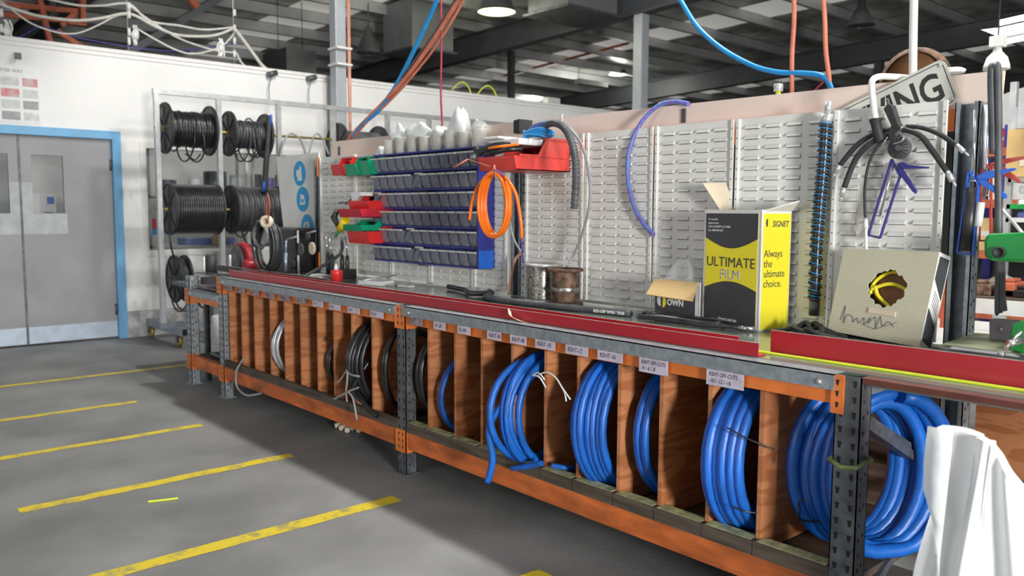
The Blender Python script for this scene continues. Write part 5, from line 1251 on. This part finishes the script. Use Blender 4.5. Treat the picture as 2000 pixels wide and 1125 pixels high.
for i, (a, b, c_) in enumerate(((543, 568, 596), (598, 618, 640))):
    hosebit('hose', [AX(a + 4, 305, RX + .1), AX(a + 12, 275, RX + .1), AX(b, 261, RX + .1), AX(c_ - 10, 272, RX + .1), AX(c_ + 2, 302, RX + .1)], .012, 'hose_grey', ('left' if i == 0 else 'right') + ' grey hose loop hung over the rack rod by the column')
# white bucket, brass fitting on floor behind
bk = thing('white_bucket', 'white cone-shaped bucket standing behind the far rack post', 'bucket', (-4.9, 1.1, 0))
p = AZ(388, 640, .0); m = MB(); m.lathe([(.16, 0), (.13, .30), (.125, .31)], 20, 0, Matrix.Translation((-5.0, 1.05, 0))); m.build('bucket_body', 'white_paint', bk)
m = MB(); m.box(-6.1, -5.9, 1.3, 2.7, .30, .95); m.box(-6.08, -5.92, 1.35, 1.45, 0, .30); m.box(-6.08, -5.92, 2.55, 2.65, 0, .30); tag(m.build('white_cupboard', 'table_pale', bevel=.01), 'low pale cupboard under the office window', 'cupboard')

# poster, security camera on the wall
ps = thing('poster', 'laminated safety poster with small photos on the white wall over the door', 'poster', (WX, -.6, 2.25))
pz0, pz1 = 2.27, 2.90; m = MB(); m.box(WX + .001, WX + .006, -.90, -.385, pz0, pz1); m.build('sheet', 'white_plastic', ps)
m = MB()
for k, (y0, y1) in enumerate(((-.86, -.78), (-.74, -.575), (-.545, -.405))):
    for r in range(4):
        z = pz1 - .115 - r * .115
        m.box(WX + .0062, WX + .0075, y0, y1, z - .085, z - .0, (k + r) % 4)
for y0, y1, z, mi in ((-.86, -.40, pz0 + .045, 2), ): m.box(WX + .0062, WX + .0075, y0, y1, z, z + .03, 4)
m.build('photo', ['hose_grey', 'poster_mix', 'poster_red', 'table_pale', 'card_white'], ps)
m = MB(); m.text('THE PIRTEK WAY', .045, TXF((WX + .0066, -.87, pz1 - .065), (0, 1, 0), (0, 0, 1)), 0, sx=.95); m.build('lettering', 'ink_grey', ps)
sc = thing('security_camera', 'small white security camera with black lens high on the wall', 'camera', (WX, -.60, 3.0))
m = MB(); m.lathe([(.03, 0), (.03, .015), (.02, .02)], 16, 0, Matrix.Translation((WX, -.60, 3.0)) @ Matrix.Rotation(PI / 2, 4, 'Y')); m.box(WX + .02, WX + .10, -.625, -.575, 2.965, 3.025); m.build('housing', 'white_plastic', sc)
m = MB(); m.box(WX + .101, WX + .112, -.622, -.560, 2.955, 3.02); m.build('lens', 'cable_black', sc)

# ================================================================== OVERHEAD
def cab(name, pts, r, mt, label, cat='cable', n=6): return hosebit(name, pts, r, mt, label, cat, n=n, sp=8)
CX = -6.3
def K(px, py, x=CX): return AX(px, py, x)
cab('cable', [K(85, -4), K(150, 10), K(200, 11), K(252, 8), K(290, 40), K(350, 50), K(400, 58), K(457, 53)], .014, 'cable_white', 'topmost grey cable sagging between the hanging wires')
cab('cable', [K(0, 8), K(30, 18), K(80, 32), K(150, 40), K(200, 35), K(252, 27), K(300, 50), K(345, 68), K(400, 71), K(430, 66), K(457, 55)], .018, 'cable_white', 'thick double grey cable sagging above the white wall')
cab('cable', [K(0, 2), K(15, 12), K(60, 45), K(110, 63), K(150, 65), K(190, 50), K(225, 32), K(252, 28)], .010, 'cable_white', 'thin grey cable dipping low at the far left')
cab('cable', [K(252, 10), K(300, 45), K(350, 75), K(400, 93), K(430, 100), K(460, 103)], .012, 'cable_white', 'grey cable crossing diagonally between the hanging wires')
cab('cable', [K(266, 55), K(300, 75), K(345, 98), K(380, 105), K(430, 92), K(457, 66)], .012, 'cable_white', 'lowest sagging grey cable between the hanging wires')
cab('cable', [K(457, 54), K(475, 78), K(495, 105), K(512, 128), K(528, 140)], .022, 'cable_white', 'thick cable bundle coming down onto the wall top')
cab('cable', [K(462, 103), K(470, 120), K(482, 132), K(495, 137)], .014, 'cable_white', 'short grey cable dropping onto the wall top')
cab('cable', [K(0, 82), K(40, 72), K(78, 52), K(110, 60), K(160, 75), K(230, 88), K(300, 97), K(350, 99), K(457, 86)], .007, 'tool_darkblue', 'thin dark blue cable behind the grey ones')
for px, lb in ((3, 'leftmost'), (252, 'middle'), (458, 'rightmost')):
    w = thing('hanging_wire', lb + ' vertical suspension wire with clamps above the white wall', 'wire', tuple(K(px, 100)))
    a = K(px, 130); z = RZ(CX) - .2
    m = MB(); m.tube([(CX, a.y, WT + .04), (CX, a.y, z)], .006, 6); m.build('wire', 'galv_light', w)
    for py in ((12, 28, 62, 80) if px == 252 else (25, 55, 80, 105)):
        c = K(px, py); m = MB(); m.tube([c + Vector((0, 0, -.04)), c + Vector((0, 0, .04))], .018, 8); m.build('clamp', 'white_paint', w)
for i, (px, py, lb) in enumerate(((263, 70, 'middle'), (432, 95, 'right'), (14, 62, 'left'))):
    m = MB(); rnd = random.Random(i); c = K(px, py)
    for k in range(5): m.tube(spline([c + Vector((0, rnd.uniform(-.03, .03), .12)), c + Vector((0, rnd.uniform(-.05, .05), .02)), c + Vector((0, rnd.uniform(-.06, .06), -.10))], 5), .009, 6)
    m.lathe([(.01, -.05), (.045, -.01), (.04, .03), (.01, .06)], 10, 0, Matrix.Translation(c)); tag(m.build('cable_knot', 'white_paint'), lb + ' knotted bunch of white cable ends above the wall', 'cable')
for i, px in enumerate((533, 610)):
    lmp = thing('clip_lamp', ('left' if i == 0 else 'right') + ' small grey clamp with drooping cord on the wall top', 'clamp', tuple(AX(px, 148, WX + .1)))
    c = AX(px, 146 + 8 * i, WX + .06); m = MB(); m.tube([c + Vector((0, -.07, -.01)), c + Vector((0, .05, .03))], .035, 10); m.build('clamp_body', 'galv_dark', lmp)
    m = MB(); m.tube(spline([c, c + Vector((.02, -.06, -.15)), c + Vector((0, -.05, -.35))], 6), .005, 6); m.build('cord', 'cable_grey', lmp)
# orange steelwork behind the cables
os_ = thing('orange_steelwork', 'rusty orange steel frame up behind the white wall at the far left', 'frame', (-9, -.2, 3))
def K9(px, py): return AX(px, py, -8.6)
for a, b, w in (((0, 8), (150, 22), .07), ((0, 28), (150, 42), .06), ((160, -20), (160, 45), .16), ((70, -30), (98, 84), .09), ((110, 60), (165, 95), .07), ((120, 50), (150, 22), .05), ((128, 42), (168, 46), .05)):
    m = MB(); m.bar(K9(*a), K9(*b), w, .06); m.build('steel_bar', 'rust_steel', os_)
m = MB(); m.bar(AX(365, -12, -8.0), AX(385, 14, -8.0), .09, .09); tag(m.build('orange_bracket', 'rust_steel'), 'orange bracket end under the dark rafter', 'bracket')
m = MB(); m.bar(AX(470, -30, -9), AX(240, 108, -9), .35, .10); tag(m.build('roof_brace', 'steel_struct'), 'broad dark steel brace slanting behind the cables', 'brace')
# ducts
def duct(label, pxa, pxm, pxb, pyb, X, mt='duct', top=None):
    a, mm_, b = AX(pxa, pyb, X), AX(pxm, pyb, X), None
    yl = a.y; yr = mm_.y; z0 = a.z
    # side face reaches towards -x ; second face towards +x
    p = AY(pxb, pyb, yr); 
    t = thing('air_duct', label, 'duct', (X, yl, z0)); x1 = X; x2 = X - .9
    m = MB(); m.box(x2, x1, yl, yr, z0, AX(pxa, top, X).z if top else RZ(x2) - .02); m.build('duct_body', mt, t); m = MB(); m.box(x2 - .06, x1 + .06, yl - .06, yr + .06, z0 - .02, z0 + .015); m.build('flange', 'galv_dark', t)
    if top:
        for yy in (yl + .05, yr - .05): m = MB(); m.tube([(X - .4, yy, AX(pxa, top, X).z - .01), (X - .4, yy, RZ(X - .4) - .01)], .008, 6); m.build('hanger_rod', 'galv_dark', t)
    return t
duct('dark square air duct dropping from the roof behind the blue hose', 805, 885, 900, 92, -8.4, 'duct_light')
duct('dark square air duct behind the left column', 560, 618, 630, 150, -9.6, 'duct', 92)
duct('dark square air duct at the top centre by the near rafter', 1110, 1205, 1210, 10, -5.4, 'duct_light')
# lamps
def highbay(px, py, z, r, on, label, mt='shade_dark', power=0, col=(1, 1, .9)):
    c = AZ(px, py, z); t = thing('high_bay_lamp', label, 'lamp', tuple(c)); Tm = Matrix.Translation(c)
    m = MB(); m.lathe([(r, 0), (r * .98, .02), (r * .62, r * 1.0), (r * .35, r * 1.35), (r * .30, r * 1.9), (.03, r * 2.0)], 26, 0, Tm, caps=False); m.build('shade', mt, t)
    m = MB(); m.lathe([(.01, .012), (r * .96, .012), (r * .96, .03), (.01, .03)], 26, 0, Tm); m.build('lens', on or 'galv_dark', t)
    m = MB(); m.tube([c + Vector((0, 0, r * 1.95)), Vector((c.x, c.y, RZ(c.x) - .2))], .012, 6); m.build('hanger', 'galv_dark', t)
    if power:
        lamp('high_bay_light', c - Vector((0, 0, .15)), power, r * .8, col)
    return t
highbay(970, 24, 4.55, .30, 'lamp_on_yellow', 'lit yellow-green high bay lamp near the first rafter', power=70, col=(.97, 1, .75))
highbay(720, 104, 4.1, .22, None, 'unlit dark bell lamp hanging above the white wall')
highbay(1207, 146, 4.9, .24, 'lamp_on', 'bright white high bay lamp beside the grey column', power=80)
highbay(1050, 185, 5.0, .26, 'lamp_on', 'smaller bright high bay lamp left of the column', power=80)
highbay(1682, 50, 4.3, .20, None, 'unlit dark lamp hanging over the near half of the hall')
m = MB(); p = AZ(1155, 163, 4.6); m.box(p.x - .1, p.x + .1, p.y - .5, p.y + .5, p.z - .06, p.z + .06); m.tube([p + Vector((0, -.45, 0)), Vector((p.x, p.y - .45, RZ(p.x) - .1))], .012, 6); tag(m.build('unit_heater', 'table_pale'), 'pale rectangular fitting hanging under the purlins between the lit lamps', 'fitting')
# fluorescent batten at top right
fb_ = thing('fluorescent_light', 'white twin tube fluorescent fitting at the top right corner', 'light', tuple(AY(1950, 65, 3.0)))
a, b = AY(1948, 66, 3.2), AY(2080, 38, 3.2)
m = MB(); m.bar(a, b, .10, .05); m.add([AY(1915, 58, 3.2), AY(1945, 54, 3.2), AY(1962, 64, 3.2), AY(1960, 76, 3.2)], [(0, 1, 2, 3)]); m.build('reflector', 'white_paint', fb_)
for dz in (.06, -.06):
    m = MB(); m.tube([a + Vector((.02, -.02, dz)), b + Vector((0, -.02, dz))], .018, 10); m.build('tube', 'tube_on', fb_)
m = MB(); m.tube([a + Vector((.3, 0, .02)), Vector((a.x + .3, a.y, RZ(a.x) - .1))], .006, 6); m.build('hanger_wire', 'galv_dark', fb_)
# white pendant
pd = thing('pendant_lamp', 'white bell-shaped pendant lamp with square cap behind the near board end', 'lamp', tuple(AY(1945, 110, 2.2)))
c = AY(1946, 136, 2.2); Tm = Matrix.Translation(c)
m = MB(); m.lathe([(.062, 0), (.060, .02), (.048, .06), (.022, .09), (.016, .115)], 24, 0, Tm); m.build('shade', 'white_paint', pd)
m = MB(); m.box(c.x - .032, c.x + .032, c.y - .032, c.y + .032, c.z + .112, c.z + .165); m.build('cap', 'white_paint', pd, bevel=.003)
m = MB(); m.tube([c + Vector((0, 0, .165)), Vector((c.x, c.y, RZ(c.x) - .1))], .003, 6); m.build('cord', 'galv_dark', pd)
# pipes and hoses dropping behind the board
cab('air_pipe', [AY(1786, -40, 1.25), AY(1784, 60, 1.25), AY(1783, 145, 1.25), AY(1782, 190, 1.25)], .017, 'white_paint', 'white vertical pipe dropping behind the road sign', 'pipe', 10)
hr = thing('hose_reel', 'rusty brown round hose reel behind the board beside the white pipe', 'reel', tuple(AY(1786, 155, 1.35)))
c = AY(1787, 162, 1.42); Tc = Matrix.Translation(c) @ Matrix.Rotation(PI / 2, 4, 'X')
m = MB(); m.lathe([(.135, -.03), (.155, -.025), (.158, .0), (.155, .025), (.135, .03)], 34, 0, Tc, caps=False); m.build('rim', 'rust', hr)
m = MB(); m.bar(c, Vector((c.x, .93, 1.93)), .03, .012); m.build('bracket', 'galv_dark', hr)
m = MB(); m.lathe([(.02, -.02), (.137, -.02), (.137, .02), (.02, .02)], 34, 0, Tc); m.build('disc', 'drum_brown', hr)
m = MB(); m.lathe([(.04, 0), (.045, .012), (.03, .02)], 20, 0, Matrix.Translation(AY(1862, 143, 1.0))); tag(m.build('white_cup', 'white_plastic'), 'white upturned cup on the top edge of the pink board', 'cup')
m = MB(); c = AY(1520, 183, .935); m.lathe([(.012, -.02), (.012, .012)], 14, 1, Matrix.Translation(c)); m.lathe([(.021, .010), (.021, .040), (.018, .043)], 20, 0, Matrix.Translation(c)); tag(m.build('bottle_top', ['galv_light', 'lime']), 'grey knurled cap with yellow neck peeping over the pink board', 'bottle')
YO = 1.15
def H(px, py, y=YO): return AY(px, py, y)
cab('air_hose', [H(858, -30), H(853, 0), H(822, 70), H(780, 155), H(745, 210), H(712, 240), H(700, 252), H(690, 268)], .016, 'hose_cyan', 'straight bright blue air hose slanting down to the pink board', 'hose', 10)
cab('air_hose', [H(912, -30), H(893, 5), H(840, 88), H(790, 155), H(740, 210), H(700, 250), H(680, 275)], .017, 'hose_salmon', 'thick salmon air hose slanting down beside the blue one', 'hose', 8)
cab('air_hose', [H(918, -30), H(905, 2), H(855, 85), H(800, 155), H(755, 203), H(715, 240), H(686, 275)], .010, 'hose_salmon', 'thinner reddish hose next to the thick salmon one', 'hose', 8)
cab('cord', [H(905, -40), H(888, 0), H(830, 90), H(770, 170), H(740, 210)], .007, 'duct', 'thin dark cord between the blue and salmon hoses', 'cord')
cab('air_hose', [H(861, -30), H(862, 100), H(861, 180), H(864, 250), H(866, 290)], .008, 'hose_darkred', 'dark red hose hanging vertically behind the pink board', 'hose')
cab('air_hose', [H(1310, -30), H(1330, 2), H(1362, 52), H(1410, 95), H(1470, 128), H(1520, 141), H(1570, 143), H(1602, 147), H(1618, 160), H(1628, 190)], .013, 'hose_cyan', 'bright blue air hose sagging in a curve to the near orange hose', 'hose', 10)
cab('air_hose', [H(1550, -30), H(1551, 40), H(1547, 110), H(1547, 200)], .011, 'hose_salmon', 'left salmon hose hanging straight behind the near pink board', 'hose', 8)
cab('air_hose', [H(1606, -30), H(1611, 40), H(1613, 100), H(1619, 148), H(1622, 190)], .011, 'hose_salmon', 'right salmon hose meeting the curved blue hose', 'hose', 8)
cab('tube', [H(1620, 149), H(1605, 163), H(1588, 180)], .005, 'hose_darkred', 'short pink tube branching from the right salmon hose', 'tube')
for i, (px, lb) in enumerate(((940, 'left'), (1170, 'right'))):
    px = (905, 955)[i]; x = -6.2
    hosebit('cable_hoop', [AX(px - 22, 176 + 8 * i, x), AX(px - 12, 165 + 7 * i, x), AX(px, 161 + 7 * i, x), AX(px + 10, 170 + 7 * i, x), AX(px + 16, 186 + 6 * i, x)], .010, 'lime', lb + ' pale green cable hoop on the white wall top', 'cable')
m = MB(); p = AX(1077, 202, WX - .05); m.box(p.x - .06, p.x + .06, p.y - .14, p.y + .14, WT + .04, WT + .13); tag(m.build('white_box', 'table_pale'), 'small white box on top of the wall near its right end', 'box')

# ================================================================== HALL BEYOND THE NEAR END
def B_(px, py, y): return AY(px, py, y)
# shelving rack with beams far behind
sh = thing('storage_rack', 'orange and blue storage racking far behind the vise', 'rack', tuple(B_(1950, 500, 6.5)))
xr0 = -.2
for px in (1868, 1962, 2060):
    p = B_(px, 450, 6.5); m = MB(); m.box(p.x - .04, p.x + .04, 6.46, 6.54, 0, 2.3); m.box(p.x - .04, p.x + .04, 7.36, 7.44, 0, 2.3); m.build('upright', 'tool_darkblue', sh)
pa, pb2 = B_(1868, 450, 6.5).x, B_(2060, 450, 6.5).x
for z in (.45, 1.05, 1.55, 2.05):
    for ya in (6.45, 7.38):
        m = MB(); m.box(pa, pb2, ya, ya + .05, z - .05, z + .03); m.build('shelf_beam', 'rust_steel', sh)
    m = MB(); m.box(pa, pb2, 6.5, 7.38, z - .02, z + .025); m.build('shelf_board', 'table_pale', sh)
rnd = random.Random(77); q = 0
names = {'card_brown': 'brown cardboard', 'tool_blue': 'blue plastic', 'red_plastic': 'red plastic', 'table_pale': 'pale', 'cable_dark': 'dark grey', 'white_plastic': 'white', 'green_plastic': 'green', 'card_tan': 'tan cardboard', 'galv_dark': 'grey metal'}
pos = {.475: 'bottom', 1.075: 'second', 1.575: 'third', 2.075: 'top'}
for z in (.475, 1.075, 1.575, 2.075):
    x = pa + .10; k = 0; last = ''
    while x < pb2 - .25:
        w = rnd.uniform(.14, .30); h = rnd.uniform(.12, .36); mt = rnd.choice([u for u in names if u != last]); last = mt
        if x + w > pb2 - .1: break
        m = MB(); m.box(x, x + w, 6.52, 6.52 + rnd.uniform(.3, .6), z + .001, z + h); 
        m.box(x + .01, x + w - .01, 6.518, 6.5205, z + h * .45, z + h * .6, 1)
        order = ['first', 'second', 'third', 'fourth', 'fifth', 'sixth', 'seventh', 'eighth', 'ninth', 'tenth'][k]
        tag(m.build('storage_box', [mt, 'table_pale'], bevel=.006), '%s box, %s from the left on the %s shelf of the far racking' % (names[mt], order, pos[z]), 'box', 'boxes on the far racking')
        x += w + rnd.uniform(.01, .05); k += 1
# nearer shelf with carton and boards
ns = thing('steel_shelving', 'nearer steel shelving at the right edge behind the hanging hose', 'shelf', tuple(B_(1980, 420, 3.6)))
for px in (1965, 2090):
    for y in (3.6, 4.2):
        p = B_(px, 450, 3.6); m = MB(); m.box(p.x - .02, p.x + .02, y - .02, y + .02, 0, 2.3); m.build('post', 'galv_light', ns)
sx0, sx1 = B_(1965, 450, 3.6).x, B_(2090, 450, 3.6).x
for py, z in ((428, 0), (402, 0), (350, 0), (460, 0)):
    z = B_(1980, py, 3.6).z; m = MB(); m.box(sx0, sx1, 3.58, 4.22, z - .02, z + .01); m.build('shelf_board', 'table_pale' if py != 402 else 'machine_green', ns)
z = B_(1980, 350, 3.6).z
cb = B_(1958, 330, 3.5)
m = MB(); m.box(cb.x, cb.x + .42, 3.55, 3.95, z + .012, z + .32); m.box(cb.x + .08, cb.x + .16, 3.547, 3.5505, z + .08, z + .14, 1); tag(m.build('cardboard_box', ['card_brown', 'card_tan'], bevel=.004), 'orange-brown cardboard box on the top shelf behind the red caulking gun', 'box')
m = MB(); m.box(cb.x + .02, cb.x + .5, 3.62, 4.0, z + .33, z + .47); tag(m.build('grey_crate', 'galv_light'), 'pale grey crate on top of the orange-brown box', 'crate')
m = MB(); m.box(cb.x + .16, cb.x + .22, 3.56, 3.60, z + .33, z + .45); tag(m.build('blue_bottle', 'tool_blue'), 'small blue bottle standing before the pale grey crate', 'bottle')
for i, (py, mt, lb) in enumerate(((420, 'hose_blueviolet', 'blue folded cloth'), (396, 'white_plastic', 'white folded sacks'), (370, 'white_plastic', 'white packets'))):
    zz = B_(1980, py + 8, 3.6).z
    m = MB(); m.box(sx0 + .05, sx0 + .40, 3.62, 4.0, zz, zz + .05); m.box(sx0 + .08, sx0 + .36, 3.62, 3.95, zz + .05, zz + .08); tag(m.build('folded_stack', mt, bevel=.015), lb + ' on the nearer steel shelving', 'stack')
m = MB(); a, b, c, d = B_(1912, 200, 8.5), B_(2060, 150, 8.5), B_(2060, 262, 8.5), B_(1912, 292, 8.5)
m.add([a, b, c, d] + [p + Vector((0, .08, 0)) for p in (a, b, c, d)], [(3, 2, 1, 0), (4, 5, 6, 7), (0, 1, 5, 4), (1, 2, 6, 5), (2, 3, 7, 6), (3, 0, 4, 7)]); struct(m.build('wall_office_upper', 'table_pale'))
# cluttered table
tb = thing('work_table', 'low cluttered work table beyond the near rear post', 'table', tuple(B_(1930, 600, 3.3)))
tx0, tx1 = B_(1865, 600, 3.2).x, B_(2090, 600, 3.2).x; tz = B_(1930, 575, 3.2).z
m = MB(); m.box(tx0, tx1, 3.0, 3.5, tz - .05, tz); m.build('table_top', 'timber_dark', tb)
m = MB(); m.box(tx0, tx1, 2.98, 3.0, tz - .10, tz - .01); m.build('apron', 'table_pale', tb)
for x in (tx0 + .04, (tx0 + tx1) / 2, tx1 - .04):
    m = MB(); m.box(x - .03, x + .03, 3.0, 3.06, 0, tz - .05); m.build('leg', 'table_pale', tb)
for i, (px, w, h, mt, lb) in enumerate(((1885, .10, .06, 'cable_dark', 'dark tool case'), (1915, .16, .07, 'rust', 'rusty steel lump'), (1950, .12, .16, 'film_clear', 'clear plastic bag of parts'), (1985, .20, .05, 'cable_black', 'black tool tray'), (1972, .10, .09, 'rust_steel', 'orange-brown block'))):
    p = B_(px, 560, 3.15)
    if mt == 'film_clear': blob_film('plastic_bag', (p.x, 3.2, tz), .09, .07, .13, mt, lb + ' on the low cluttered table', 61); continue
    m = MB(); m.box(p.x - w / 2, p.x + w / 2, 3.08, 3.3, tz + .001, tz + h); m.box(p.x - w * .3, p.x + w * .3, 3.12, 3.26, tz + h, tz + h + .02); tag(m.build('clutter_item', mt, bevel=.008), lb + ' on the low cluttered table', 'workshop item')
# pale tabletop behind the bench
pt = thing('pale_table', 'pale topped table directly behind the near end of the bench', 'table', (2.2, 1.6, 0))
z = .80; a, b = AZ(1845, 668, z), AZ(2080, 668, z); yb_ = AZ(1925, 618, z).y
m = MB(); yb_ = min(yb_ + .2, 2.9); m.box(1.5, 3.0, 1.12, yb_, z - .03, z); m.build('table_top', 'table_pale', pt)
for x in (1.55, 2.95):
    for y in (1.17, yb_ - .06):
        m = MB(); m.box(x - .02, x + .02, y - .02, y + .02, 0, z - .03); m.build('leg', 'galv_light', pt)
# red jerry can & bits behind the tilted carton
for i, (px, py0, py1, mt, lb, nm) in enumerate(((1856, 625, 585, 'red_plastic', 'red can standing on the pale table behind the tilted carton', 'can'), (1859, 560, 530, 'rust_steel', 'rusty box behind the red can', 'box'))):
    y = AZ(1856, 625, .80).y if i == 0 else 2.4; a = B_(px, py0, y); b = B_(px, py1, y); z0 = .801 if i == 0 else a.z
    m = MB(); m.box(a.x - .07, a.x + .05, y, y + .1, z0, b.z); m.box(a.x - .04, a.x + .0, y + .02, y + .06, b.z, b.z + .03)
    if i == 1: m.box(a.x - .06, a.x + .04, y + .01, y + .09, 0, z0)
    tag(m.build('red_can' if i == 0 else 'rusty_box', mt, bevel=.006), lb, nm)
# timber box and shelf items in the near bay under the bench
m = MB(); a = B_(1905, 820, 1.05); m.box(a.x, a.x + .45, 1.05, 1.6, .42, .80 - .035); tag(m.build('timber_box', 'plywood'), 'brown plywood box seen under the bench behind the white film', 'box')
m = MB(); m.box(2.62, 3.5, .92, 1.04, .80, .86); tag(m.build('steel_channel', 'galv_light'), 'galvanised steel channel behind the near bay of the bench', 'steel channel')
# fire-alarm like white small things near the vise: grey pipe and angled bar
m = MB(); m.tube([B_(1950, 400, 2.4), B_(2010, 470, 2.4)], .010, 8); tag(m.build('steel_tube', 'galv_light'), 'bright thin steel tube slanting behind the green machine', 'tube')
m = MB(); m.box(B_(1858, 500, 1.9).x - .015, B_(1858, 500, 1.9).x + .015, 1.9, 1.95, 0, 1.75); tag(m.build('dark_post', 'galv_dark'), 'dark slotted post just behind the near louvred panel edge', 'post')
